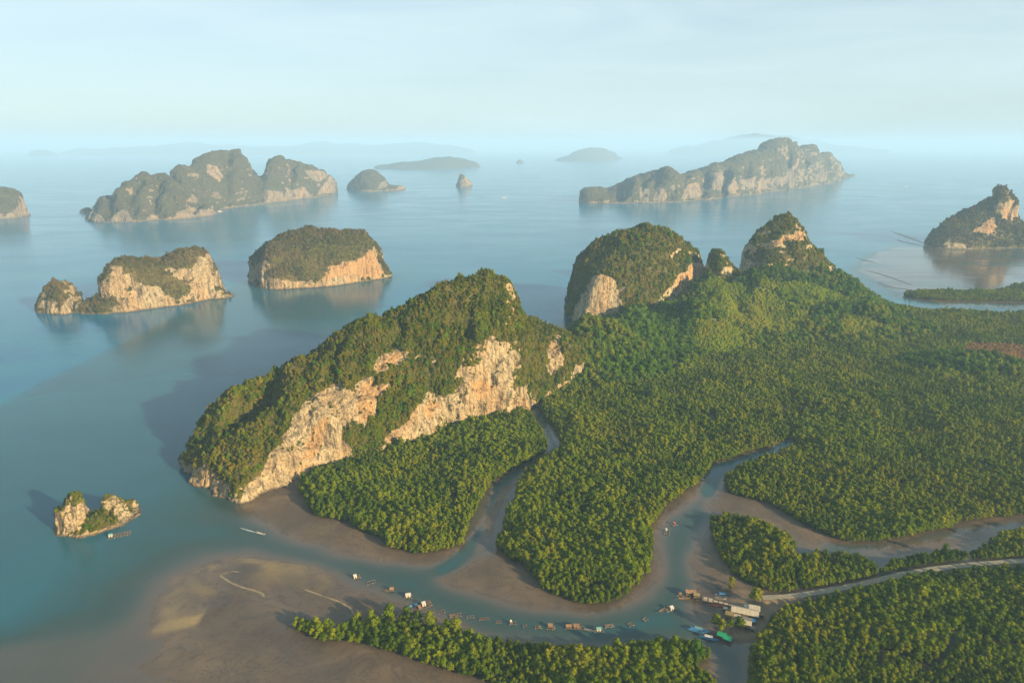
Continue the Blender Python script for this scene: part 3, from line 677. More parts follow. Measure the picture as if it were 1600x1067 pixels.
# C: small peak between B and D
footC = np.array([GD(1086, 1010), GD(1096, 978), GD(1125, 966), GD(1154, 978), GD(1162, 1020), GD(1145, 1060), GD(1100, 1060)])
ridgeC = np.array([Zat(*q) for q in [(1099,410,1015),(1108,396,1015),(1119,389,1015),(1130,395,1012),(1140,408,1012),(1150,424,1010)]])
rtC = karst('karst_tower', [dict(foot=chaikin(footC, 1), ridge=ridgeC, cliff=0.6, tc=0.3, power=1.6)], 2.5, 1.8, M['karst'], (5, 26, 2.4, 8, 1.0, 4), 3, [z3([(345,630),(370,625),(395,650),(385,678),(360,665)])], (), [z3([(270,600),(310,560),(360,600),(350,630),(300,650)])], (0.25, 0.5))
tag(rtC[0], 'small pointed limestone peak in the gap between two larger green hills', 'limestone hill')
plant('C', *rtC, 3.0, 1.0, 43)

# D: hill with bare ledge under its summit
footD = np.array([GD(1150, 1135), GD(1151, 1125), GD(1171, 1048), GD(1174, 1043), GD(1210, 1036), GD(1250, 1050), GD(1290, 1080), GD(1308, 1130), GD(1300, 1190), GD(1260, 1230), GD(1200, 1230), GD(1160, 1190)])
ridgeD = np.array([Zat(*q) for q in [(1168,385,1135),(1186,360,1135),(1212,338,1140),(1232,334,1140),(1247,350,1135),(1262,372,1130),(1280,392,1130),(1298,412,1130)]])
rockD = [z3([(515,558),(540,528),(600,508),(660,486),(685,498),(672,524),(600,534),(540,560)]), z3([(690,545),(712,540),(722,558),(700,565)]), z3([(640,465),(660,460),(658,475)]), z3([(498,660),(508,658),(508,680),(500,680)])]
greenD = [z3([(540,500),(570,450),(620,420),(655,450),(650,480),(560,520)]), z3([(650,560),(730,560),(790,620),(700,700),(580,700)])]
rtD = karst('karst_tower', [dict(foot=chaikin(footD, 1), ridge=ridgeD, cliff=0.55, tc=0.22, power=1.7)], 3.0, 2.0, M['karst'], (7, 36, 2.8, 9, 1.2, 4), 4, rockD, rockD[:1], greenD, (0.30, 0.62), 3.0, -0.05)
tag(rtD[0], 'steep wooded limestone hill with a bare cream ledge below its summit', 'limestone hill')
plant('D', *rtD, 3.0, 1.1, 44)

# little rock in the bay
lumpsF = [lump([(92,834),(104,839),(122,837),(138,828)], [(99,794),(107,778),(117,767),(130,766),(139,776)], 24, 0.5, cliff=0.85, tc=0.38, power=2.6),
          lump([(84,832),(95,838),(120,841),(150,834),(185,822),(212,812),(222,801)], [(98,826),(118,815),(140,803),(160,803),(185,806),(208,804)], 24, 0.5, cliff=0.4, tc=0.3, power=1.5),
          lump([(160,815),(178,815),(196,812),(214,806),(220,800)], [(166,782),(175,772),(186,775),(198,788),(212,798)], 24, 0.5, cliff=0.7, tc=0.35, power=2.0),
          lump([(82,806),(92,807),(102,806)], [(84,796),(92,795),(100,796)], 8, 0.5, cliff=0.7, tc=0.3)]
rtF = karst('rock_islet', lumpsF, 0.8, 0.55, M['karst'], (3.0, 9, 1.9, 3, 0.9, 1.6), 5, [[(100,800),(128,785),(142,788),(138,805),(122,815),(112,828),(102,828)], [(182,800),(200,795),(210,800),(214,815),(180,822)]], (), [[(122,822),(140,805),(165,795),(178,806),(175,818),(140,828)], [(108,785),(118,768),(136,768),(140,780),(125,795)]], (0.5, 0.85), 1.6)
tag(rtF[0], 'small rocky islet with two mossy pillars standing alone in the near bay', 'islet')
plant('F', *rtF, 1.7, 0.5, 45)

# ------------------------------------------------------------------ middle islands
lumpsG = [lump([(60,489),(80,493),(100,493),(118,485),(130,475)], [(64,462),(72,446),(85,437),(104,434),(120,440),(129,458)], 80, 0.5, cliff=0.6, tc=0.3, power=2.2),
          lump([(112,492),(150,493),(185,490),(192,480)], [(120,476),(145,470),(170,466),(188,470)], 60, 0.5, cliff=0.3, tc=0.3),
          lump([(168,488),(190,489),(230,483),(270,478),(310,472),(345,464),(352,455)], [(172,420),(182,406),(210,404),(235,402),(258,410),(272,400),(284,391),(308,389),(328,392),(335,410),(342,440)], 130, 0.5, cliff=0.72, tc=0.26, power=2.6),
          lump([(330,470),(350,467),(370,462),(366,456)], [(336,446),(346,450),(360,458)], 50, 0.5, cliff=0.3, tc=0.3)]
rockG = [z1([(455,690),(460,630),(510,630),(500,700)]), z1([(540,740),(580,690),(660,720),(700,760),(640,790),(560,780)]), z1([(800,690),(880,640),(900,700),(900,750),(840,750),(790,720)]), z1([(460,820),(560,790),(740,790),(900,750),(980,745),(980,760),(740,800),(520,830)]), z1([(680,640),(800,640),(830,600),(880,580),(885,640),(800,665),(720,670)]), z1([(240,820),(270,760),(340,750),(345,790),(300,810),(270,835)])]
greenG = [z1([(460,620),(560,590),(640,590),(720,560),(830,550),(880,560),(820,600),(780,630),(690,630),(620,660),(520,640)]), z1([(540,650),(680,640),(760,690),(800,720),(740,780),(690,740),(560,690)]), z1([(290,830),(350,770),(480,760),(500,790),(420,830)])]
rtG = karst('limestone_island', lumpsG, 4.0, 2.4, M['karst_mid'], (9, 46, 4.0, 13, 1.8, 6), 6, rockG, (), greenG, (0.25, 0.55), 3.0, 0.0)
tag(rtG[0], 'two-part island, a small knob and larger pale cliffed block joined by a green neck', 'island')
plant('G', *rtG, 3.36, 1.20, 46, isle_crowns)
lumpsH = [lump([(393,447),(420,453),(455,451),(500,449),(550,444),(590,438),(603,435)], [(398,420),(412,388),(432,370),(462,362),(490,361),(530,363),(562,360),(580,370),(590,395),(597,425)], 170, 0.5, cliff=0.80, tc=0.18, power=2.8)]
rockH = [z1([(1115,720),(1125,690),(1200,690),(1220,705),(1130,730)]), z1([(1350,670),(1370,630),(1420,620),(1500,600),(1545,560),(1570,580),(1590,650),(1590,685),(1500,680),(1480,660),(1340,690)]), z1([(1320,700),(1340,680),(1480,665),(1510,690),(1400,715)])]
greenH = [z1([(1110,560),(1200,490),(1300,485),(1400,490),(1550,500),(1560,540),(1500,600),(1360,640),(1340,690),(1230,690),(1130,680)])]
rtH = karst('limestone_island', lumpsH, 4.0, 2.4, M['karst_mid'], (10, 50, 3.6, 14, 1.8, 6), 7, rockH, rockH[1:2], greenH, (0.2, 0.5), 2.0, 0.05)
tag(rtH[0], 'flat-topped limestone block island with a pale cliff at its waterline end', 'island')
plant('H', *rtH, 3.52, 1.20, 47, isle_crowns)
lumpsN = [lump([(1443,386),(1465,389),(1500,390),(1560,388),(1610,388),(1660,388)], [(1452,368),(1468,355),(1490,344),(1512,334),(1530,318),(1546,304),(1558,312),(1570,318),(1584,330),(1592,340),(1606,352),(1630,362)], 260, 0.45, cliff=0.40, tc=0.2, power=1.25),
          lump([(1536,382),(1552,384),(1568,384),(1582,382)], [(1545,312),(1552,298),(1561,292),(1569,294),(1574,306)], 75, 0.5, cliff=0.8, tc=0.4, power=2.4), lump([(1566,383),(1578,384),(1590,382)], [(1572,318),(1578,310),(1585,318)], 55, 0.5, cliff=0.8, tc=0.4, power=2.4)]
rockN = [z3([(1385,490),(1440,440),(1480,420),(1490,470),(1470,500),(1430,495)]), z3([(1500,430),(1520,380),(1545,390),(1530,440)]), z3([(1270,540),(1290,500),(1300,530),(1360,540),(1360,555),(1280,555)])]
rtN = karst('limestone_island', lumpsN, 5.0, 3.2, M['karst_mid'], (10, 60, 4.5, 16, 2.2, 8), 8, rockN, rockN[:2], [z3([(1190,540),(1250,460),(1340,420),(1450,350),(1520,310),(1540,340),(1380,440),(1300,500)]), z3([(1380,560),(1390,500),(1480,505),(1600,480),(1600,560)])], (0.2, 0.5), 2.0, 0.1)
tag(rtN[0], 'pointed limestone crag with a finger-like summit behind the tidal flats', 'island')
plant('N', *rtN, 4.00, 1.44, 48, isle_crowns)

# ------------------------------------------------------------------ far islands
lumpsI = [lump([(137,347),(160,348),(185,348),(215,346),(245,344)], [(143,330),(160,302),(166,288),(182,285),(196,300),(215,318),(236,332)], 240, 0.5, cliff=0.6, tc=0.3, power=1.9),
          lump([(180,347),(230,345),(285,343),(335,338),(346,330)], [(190,300),(196,272),(216,267),(232,276),(250,268),(262,265),(278,280),(300,302),(325,322)], 300, 0.6, cliff=0.5, tc=0.3, power=1.8),
          lump([(270,335),(320,330),(380,323),(430,317),(470,312)], [(281,270),(284,258),(302,256),(316,242),(345,234),(372,234),(390,246),(412,252),(430,270),(455,290)], 560, 0.5, cliff=0.5, tc=0.24, power=1.9),
          lump([(380,322),(410,318),(450,314),(490,310),(520,303),(525,298)], [(400,262),(416,245),(440,243),(468,252),(490,262),(508,268),(518,278),(523,290)], 460, 0.5, cliff=0.55, tc=0.24, power=2.0),
          lump([(124,333),(134,334),(142,331)], [(127,327),(134,324),(140,328)], 60, 0.5, cliff=0.6, tc=0.3)]
rockI = [z1([(365,450),(370,415),(390,395),(430,430),(440,450)]), z1([(460,445),(480,410),(520,390),(550,430),(550,445)]), z1([(615,440),(625,412),(650,415),(660,438)]), z1([(720,430),(740,405),(800,385),(860,395),(885,380),(895,420),(780,435)]), z1([(1100,365),(1105,310),(1180,320),(1180,360)]), z1([(1185,358),(1190,320),(1270,300),(1290,330),(1280,350)]), z1([(1320,335),(1340,300),(1380,250),(1395,290),(1390,320)]), z1([(865,240),(860,205),(900,210),(930,250),(920,275),(890,260)]), z1([(780,360),(800,330),(825,350),(820,365)]), z1([(1270,230),(1340,230),(1370,250),(1330,280),(1290,260)])]
rtI = karst('limestone_island', lumpsI, 8.0, 5.0, M['karst_far'], (20, 90, 11, 28, 5, 13), 9, rockI, (), (), (0.0, 0.30), 6.0, 0.15, True, [([G(a_, b_), Zat(a_ + 6, 290, d_)[:2]], 24, 55) for a_, b_, d_ in ((166,349,2460),(205,347,2500),(238,345,2540),(300,340,2700),(352,328,3100),(395,322,3350),(408,319,3600),(452,314,3500),(500,309,3700))])
tag(rtI[0], 'large hazy island of many rounded humps with pale rock along its waterline', 'island')
lumpsJ = [lump([(-60,346),(-20,345),(20,342),(47,337)], [(-50,305),(-20,296),(6,293),(22,298),(34,312),(43,325)], 240, 0.5, cliff=0.55, tc=0.26, power=2.0)]
rtJ = karst('limestone_island', lumpsJ, 6.0, 5.0, M['karst_far'], (14, 80, 6, 24, 4, 12), 10, [z1([(0,430),(60,395),(95,360),(120,385),(125,412),(60,425)])], (), (), (0.05, 0.35), 10.0, 0.1)
tag(rtJ[0], 'dome-shaped island cut off by the photo edge, pale cliff at its foot', 'island')
lumpsK = [lump([(545,298),(570,300),(600,299),(612,296)], [(548,285),(556,273),(568,266),(585,266),(598,275),(608,288)], 380, 0.5, cliff=0.55, tc=0.28, power=2.0), lump([(600,299),(620,298),(637,296)], [(606,292),(618,290),(630,289)], 140, 0.5, cliff=0.5, tc=0.3)]
rtK = karst('limestone_island', lumpsK, 9.0, 6.0, M['karst_far'], (16, 90, 7, 26, 4, 14), 12, [z2([(240,310),(255,280),(270,275),(285,300)]), z2([(320,310),(330,290),(370,295),(360,312)])], (), (), (0.05, 0.35), 10.0, 0.12)
tag(rtK[0], 'small domed island with a low tail, between the many-humped island and the lone sea stack', 'island')
lumpsL = [lump([(713,292),(724,293),(738,291)], [(715,280),(719,271),(726,274),(734,284)], 90, 0.5, cliff=0.6, tc=0.3, power=1.8)]
rtL = karst('sea_stack', lumpsL, 6.0, 4.0, M['karst_far'], (9, 50, 5, 20, 3, 10), 13, (), (), (), (0.2, 0.5), 8.0)
tag(rtL[0], 'lone narrow sea stack standing in open water', 'sea stack')
lumpsM_ = [lump([(908,318),(950,318),(1000,318),(1060,316),(1120,311),(1180,303)], [(912,296),(922,290),(940,288),(960,290),(985,282),(1010,272),(1030,264),(1046,262),(1060,275),(1090,278),(1120,282),(1160,285)], 420, 0.5, cliff=0.62, tc=0.26, power=2.0),
          lump([(1040,317),(1090,314),(1150,308),(1210,300),(1260,293),(1310,285),(1322,276)], [(1052,274),(1075,270),(1100,265),(1118,254),(1140,253),(1155,243),(1172,236),(1195,234),(1206,220),(1222,217),(1240,219),(1246,236),(1256,230),(1268,226),(1282,238),(1296,240),(1308,254),(1318,270)], 800, 0.5, cliff=0.55, tc=0.22, power=1.9),
          lump([(1300,286),(1320,279),(1336,274)], [(1305,274),(1318,272),(1328,272)], 260, 0.5, cliff=0.4, tc=0.3)]
rockM = [z3([(55,355),(70,300),(110,310),(110,355)]), z3([(170,350),(200,290),(240,280),(260,330),(250,345)]), z3([(350,310),(400,270),(410,305),(390,325)]), z3([(420,310),(430,270),(480,260),(480,300),(450,315)]), z3([(495,310),(500,270),(555,265),(560,310)]), z3([(610,265),(625,220),(640,230),(635,265)]), z3([(0,360),(0,300),(40,310),(35,360)]), z3([(280,310),(300,240),(340,240),(360,280),(330,310)]), z3([(700,300),(720,280),(745,285),(740,305)])]
rtM = karst('limestone_island', lumpsM_, 10.0, 6.5, M['karst_far'], (24, 95, 18, 34, 6, 16), 14, rockM, (), (), (0.05, 0.40), 6.0, 0.08, True, [([G(a_, b_), Zat(a_ + 8, c_, d_)[:2]], 18 + (a_ * 7) % 23, 22 + (a_ * 13) % 58) for a_, b_, c_, d_ in ((942,318,285,3330),(968,318,288,3340),(1000,318,275,3350),(1022,317,270,3360),(1062,316,275,3420),(1096,313,268,3600),(1128,310,262,3750),(1160,306,250,3900),(1192,302,240,4050),(1226,298,230,4300),(1252,294,240,4550),(1284,289,240,4900))])
tag(rtM[0], 'long jagged hazy island with fluted grey cliffs climbing to twin summits, far across the bay', 'island')
lumpsO = [lump([(585,264),(640,265),(700,264),(750,262)], [(600,258),(630,254),(660,252),(680,246),(700,244),(720,248),(740,251)], 900, 0.5, cliff=0.3, tc=0.2)]
rtO = karst('limestone_island', lumpsO, 24.0, 18.0, M['karst_far'], (24, 160, 8, 60, 4, 40), 15, (), (), (), (0.0, 0.2), 0, 0.4)
tag(rtO[0], 'low wide bluish island in haze behind the lone sea stack', 'island')
lumpsP = [lump([(868,252),(900,253),(940,252),(974,249)], [(880,246),(895,240),(910,234),(925,230),(945,233),(962,240)], 1400, 0.5, cliff=0.35, tc=0.2)]
rtP = karst('limestone_island', lumpsP, 30.0, 20.0, M['karst_far'], (26, 200, 8, 60, 4, 40), 16, (), (), (), (0.0, 0.2), 0, 0.4)
tag(rtP[0], 'faint humped island in far haze, upper middle of the photo, behind the jagged island tip', 'island')
lumpsQ = [lump([(805,255),(812,256),(821,255)], [(808,251),(812,249),(817,251)], 200, 0.5, cliff=0.5, tc=0.3)]
rtQ = karst('sea_stack', lumpsQ, 14.0, 9.0, M['karst_far'], (8, 80, 5, 40, 3, 30), 17, (), (), (), (0.0, 0.2), 0, 0.4)
tag(rtQ[0], 'tiny faint far islet, a speck in the haze short of the humped island', 'islet')
# ranges on the horizon
def far_range(name, label, front, crest, thick, seed):
    r = karst(name, [lump(front, crest, thick, 0.5, cliff=0.25, tc=0.2)], 70.0, 45.0, M['karst_far'], (50, 500, 10, 160, 14, 150), seed, (), (), (), (0.0, 0.2), 0, 0.4, False)
    o = r[1]; o.name = name; o.data.name = name; tag(o, kind='structure'); return o
far_range('distant_hills', '', [(95,242),(200,243),(330,242),(450,242),(560,241),(680,241),(745,241)], [(105,236),(130,232),(150,234),(180,229),(205,232),(225,228),(262,229),(285,223),(305,222),(330,228),(360,226),(400,231),(430,229),(450,230),(480,224),(503,221),(530,227),(550,224),(580,228),(610,225),(640,223),(662,221),(685,228),(700,226),(735,234)], 5200, 18)
far_range('distant_hills', '', [(1040,242),(1120,242),(1250,241),(1395,241)], [(1050,234),(1075,228),(1090,229),(1115,220),(1130,221),(1155,212),(1180,209),(1205,214),(1230,212),(1255,219),(1280,220),(1305,228),(1330,227),(1355,232),(1380,234)], 5200, 19)
far_range('distant_hills', '', [(38,244),(60,245),(90,244)], [(44,240),(52,236),(60,239),(70,235),(78,237),(86,240)], 1600, 20)

# ------------------------------------------------------------------ forests
rf = np.random.default_rng(5)
fx, fy = jitter_grid(GX0 + 5, GX1 - 5, GY0 + 2, GY1 - 5, 2.1, rf)
sd = samp(stand, fx, fy); hl = samp(hill, fx, fy); hz = samp(h, fx, fy); vd = samp(village, fx, fy); dr = samp(d_road, fx, fy)
dcr = samp(d_creek, fx, fy)
keep = (sd > 0.3) & (vd < -1.5) & (dr > 5.0) & (hz > 0.1) & (dcr > 4.0)
gap = fbm(fx / 26, fy / 26, fx * 0, 3, 71)
keep &= (gap < 0.56) | (rf.random(len(fx)) < 0.4)
vein = np.abs(fbm(fx / 120, fy / 120, fx * 0, 3, 77)); keep &= (vein > 0.009 * (1 + rf.random(len(fx)))) | (sd < 25)
ang = np.abs(np.arctan2(fx, fy)); keep &= ang < math.radians(47)
fx, fy, hz, hl, sd = fx[keep], fy[keep], hz[keep], hl[keep], sd[keep]
# nothing grows inside the rock towers
for r_ in (footA, footB, footC, footD):
    k = sdf(r_, fx, fy, 60.0) < 1.0
    if r_ is footA: k |= fx > 75
    fx, fy, hz, hl, sd = fx[k], fy[k], hz[k], hl[k], sd[k]
up = hl > 3.0
dist = np.hypot(fx, fy)
big = 0.80 + 0.50 * fbm(fx / 34, fy / 34, fx * 0, 3, 73) + 0.34 * (rf.random(len(fx)) - .5) + 0.35 * (rf.random(len(fx)) < 0.03)
big = big * (0.92 + 0.10 * sstep(0, 8, sd)) * 0.82
pp = project(np.stack((fx, fy, hz + 4), 1))
inview = (pp[:, 0] > 8) & (pp[:, 0] < 1592) & (pp[:, 1] > 8) & (pp[:, 1] < 1060)
mg = np.where(~up)[0]
cand = mg[inview[mg]]; near = cand[np.argsort(dist[cand] / (big[cand]))][:300]
isn = np.zeros(len(fx), bool); isn[near] = True
rest = (~up) & (~isn)
P3 = np.stack((fx, fy, hz - 0.2), 1)
bigj = 0.55 + 0.45 * rf.random(len(fx)) ** 1.5 + 0.3 * sstep(0, .4, fbm(fx / 60, fy / 60, fx * 0, 3, 75))
PLANT = [[(1085,440),(1130,432),(1200,462),(1295,500),(1235,528),(1130,505)], [(1068,520),(1090,500),(1130,498),(1168,520),(1160,552),(1100,556)], [(1300,505),(1330,494),(1388,505),(1380,525),(1330,530)], [(1180,440),(1260,445),(1330,475),(1280,485)]]
pg = project(np.stack((fx, fy, hz), 1)); isp = np.maximum.reduce([sdf(np.array(p_, float), pg[:, 0], pg[:, 1], 60.0) for p_ in PLANT]) + 10 * fbm(fx / 20, fy / 20, fx * 0, 3, 78) > 0
isp &= up
M['plantation'] = mat_foliage('plantation_leaves', (0.075, 0.135, 0.003), (0.150, 0.215, 0.006), (0.220, 0.270, 0.010), (0.24, 0.225, 0.012), 0.012, (0.5, 0.7))
plant_crowns = [crown_mesh('plantation_crown', M['plantation'], 4.6 + .3 * k, 1.9 + .1 * k, .6, 4, 160, .6, 400 + k, 0.9, 0.4) for k in range(4)]
RED = np.array([(1500,548),(1520,537),(1560,536),(1620,545),(1700,560),(1690,575),(1600,568),(1540,560)], float)
isr = (sdf(RED, pg[:, 0], pg[:, 1], 60.0) + 5 * fbm(fx / 15, fy / 15, fx * 0, 3, 79) > 0) & (~isn)
M['redscrub'] = mat_foliage('reddish_leaves', (0.11, 0.062, 0.020), (0.21, 0.125, 0.042), (0.28, 0.18, 0.06))
red_crowns = [crown_mesh('reddish_crown', M['redscrub'], 3.4 + .3 * k, 1.9, .3, 4, 120, .6, 430 + k, 0.8, 0.3) for k in range(3)]
rdf = scatter('reddish_scrub', P3[isr], 0.7 + 0.4 * rf.random(isr.sum()), red_crowns, None, 84)
tag(rdf, 'patch of reddish brown dry scrub in the mangrove forest at the photo edge', 'scrub')
up = up & ~isr
pf = scatter('plantation', P3[isp], 0.75 + 0.4 * rf.random(isp.sum()), plant_crowns, None, 83)
tag(pf, 'light green planted slopes below the limestone hills', 'plantation')
keepj = up & (~isp) & (rf.random(len(fx)) < 0.30)
rest &= ~isr
mf = scatter('mangrove_forest', P3[rest], big[rest], mang_crowns, None, 81, tall=1.0)
tag(mf, 'dense green mangrove forest covering the tidal plain and river islands', 'forest')
jf = scatter('hillside_forest', P3[keepj], bigj[keepj] * 0.95, jung_crowns, None, 82)
tag(jf, 'broadleaf forest on the green slopes below the limestone hills', 'forest')
print('forest', rest.sum(), keepj.sum(), round(time.time() - T0, 1))
def one_tree(k, name, loc, s, rz, label, group=None, crowns=mang_crowns, trunks=mang_trunks):
    e = empty(name, loc, rz); e.scale = (s, s, s)
    c = bpy.data.objects.new('crown', crowns[k % len(crowns)]); COL.objects.link(c); c.parent = e
    t = bpy.data.objects.new('trunk', trunks[k % len(trunks)]); COL.objects.link(t); t.parent = e
    tag(e, label, 'tree', group); return e
for i in near:
    s6 = pp[i, 0] < 1150
    one_tree(int(rf.integers(0, 6)), 'mangrove_tree', (fx[i], fy[i], hz[i] - 0.2), big[i], rf.random() * 6.28,
             'green mangrove tree in the long stand along the near side of the river' if s6 else 'green mangrove tree in the near forest below the dirt road',
             'mangrove trees of the near riverside stand' if s6 else 'mangrove trees below the dirt road')
# ------------------------------------------------------------------ road, painted glint lines on the mud
M['dirt'] = mat_simple('pale_road_gravel', (0.17, 0.155, 0.115), 0.9, 0.2, 0.6)
M['glintline'] = mat_simple('pale_channel_glint', (0.17, 0.14, 0.078), 0.5, 0.45, 0.25)  # pale colour stands in for sky glint on thin water channels
def ribbon(name, line, width, mat, lift, zf=None):
    P = line; d = np.gradient(P, axis=0); d /= np.linalg.norm(d, axis=1)[:, None] + 1e-9; nrm = np.stack((-d[:, 1], d[:, 0]), 1)
    w = np.broadcast_to(np.asarray(width, float), (len(P),)) * (1 + 0.18 * fbm(P[:, 0] / 6, P[:, 1] / 6, P[:, 0] * 0, 2, 3))
    rows = []
    for k in (-.5, 0, .5):
        q = P + nrm * (w * k)[:, None]
        z = samp(h, q[:, 0], q[:, 1]) if zf is None else np.full(len(P), zf)
        rows.append(np.column_stack((q, z)))
    zz = np.maximum.reduce([r[:, 2] for r in rows]) + lift
    for r in rows: r[:, 2] = zz
    n = len(P); Vv = np.vstack(rows)
    Fq = [(k * n + i, k * n + i + 1, (k + 1) * n + i + 1, (k + 1) * n + i) for k in range(2) for i in range(n - 1)]
    return mesh_obj(name, Vv, [f[::-1] for f in Fq], mat, None, True)
def dense(line, step=2.0):
    s_ = np.concatenate(([0], np.cumsum(np.linalg.norm(np.diff(line, axis=0), axis=1)))); q = np.arange(0, s_[-1], step)
    return np.column_stack((np.interp(q, s_, line[:, 0]), np.interp(q, s_, line[:, 1])))
tag(ribbon('dirt_road', dense(roadl), 4.2, M['dirt'], 0.12), kind='structure')
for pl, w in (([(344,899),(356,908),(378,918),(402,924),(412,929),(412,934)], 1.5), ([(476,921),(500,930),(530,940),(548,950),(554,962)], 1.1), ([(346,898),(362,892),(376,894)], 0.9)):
    tag(ribbon('glint_track', dense(chaikin(GP(pl), 2, False), 1.2), w, M['glintline'], 0.07), kind='structure')  # pale strips paint the sunlit glint of small channels in the mud

M['darkmud'] = mat_simple('dark_wet_mud', (0.050, 0.044, 0.038), 0.3, 0.3, 0.05)
for pl, w in (([(1392,361),(1408,367),(1426,373),(1444,381)], 16), ([(1398,374),(1420,380),(1446,385)], 12), ([(1352,422),(1376,428),(1404,438),(1430,447)], 7), ([(1372,440),(1386,447),(1404,451),(1424,452)], 13), ([(1500,428),(1530,431),(1562,424)], 6), ([(1336,402),(1356,408),(1372,412)], 6), ([(1450,402),(1500,405),(1560,404),(1610,408)], 5), ([(1520,414),(1560,416),(1620,413)], 9)):
    q_ = dense(chaikin(GP(pl), 2, False), 6.0); w_ = w * np.sin(np.linspace(0.12, 3.05, len(q_)))
    tag(ribbon('mud_bar', q_, w_, M['darkmud'], 0.30, 0.0), kind='structure')

# ------------------------------------------------------------------ built things: shared unit shapes, one object per piece
M['wood'] = mat_simple('weathered_wood', (0.13, 0.095, 0.06), 0.85, 0.35, 1.5)
M['paleroof'] = mat_simple('pale_sheet_roof', (0.30, 0.265, 0.20), 0.6, 0.15, 0.7)
M['rustroof'] = mat_simple('rusty_sheet_roof', (0.17, 0.10, 0.055), 0.7, 0.3, 0.7)
M['oliveroof'] = mat_simple('thatch_roof', (0.14, 0.115, 0.05), 0.9, 0.3, 1.2)
M['greentarp'] = mat_simple('green_tarp', (0.010, 0.20, 0.09), 0.5, 0.15, 0.8)
M['bluetarp'] = mat_simple('blue_tarp', (0.03, 0.13, 0.26), 0.5, 0.15, 0.8)
M['tealroof'] = mat_simple('teal_sheet_roof', (0.09, 0.22, 0.21), 0.6, 0.15, 0.8)
M['white'] = mat_simple('white_paint', (0.36, 0.345, 0.31), 0.5, 0.08, 0.8)
M['drumb'] = mat_simple('blue_plastic', (0.03, 0.10, 0.24), 0.4, 0.15, 2)
M['drumw'] = mat_simple('pale_plastic', (0.17, 0.16, 0.14), 0.4, 0.15, 2)
M['net'] = mat_simple('dark_net', (0.035, 0.04, 0.035), 0.9, 0.3, 3)
M['red'] = mat_simple('red_paint', (0.30, 0.05, 0.035), 0.5, 0.2, 1)
M['blueboat'] = mat_simple('blue_boat_paint', (0.04, 0.17, 0.32), 0.45, 0.2, 1)
M['greyb'] = mat_simple('grey_metal', (0.12, 0.12, 0.115), 0.5, 0.2, 1)
M['foam'] = mat_simple('wake_foam', (0.30, 0.34, 0.34), 0.7, 0.15, 0.9)
_shape = {}
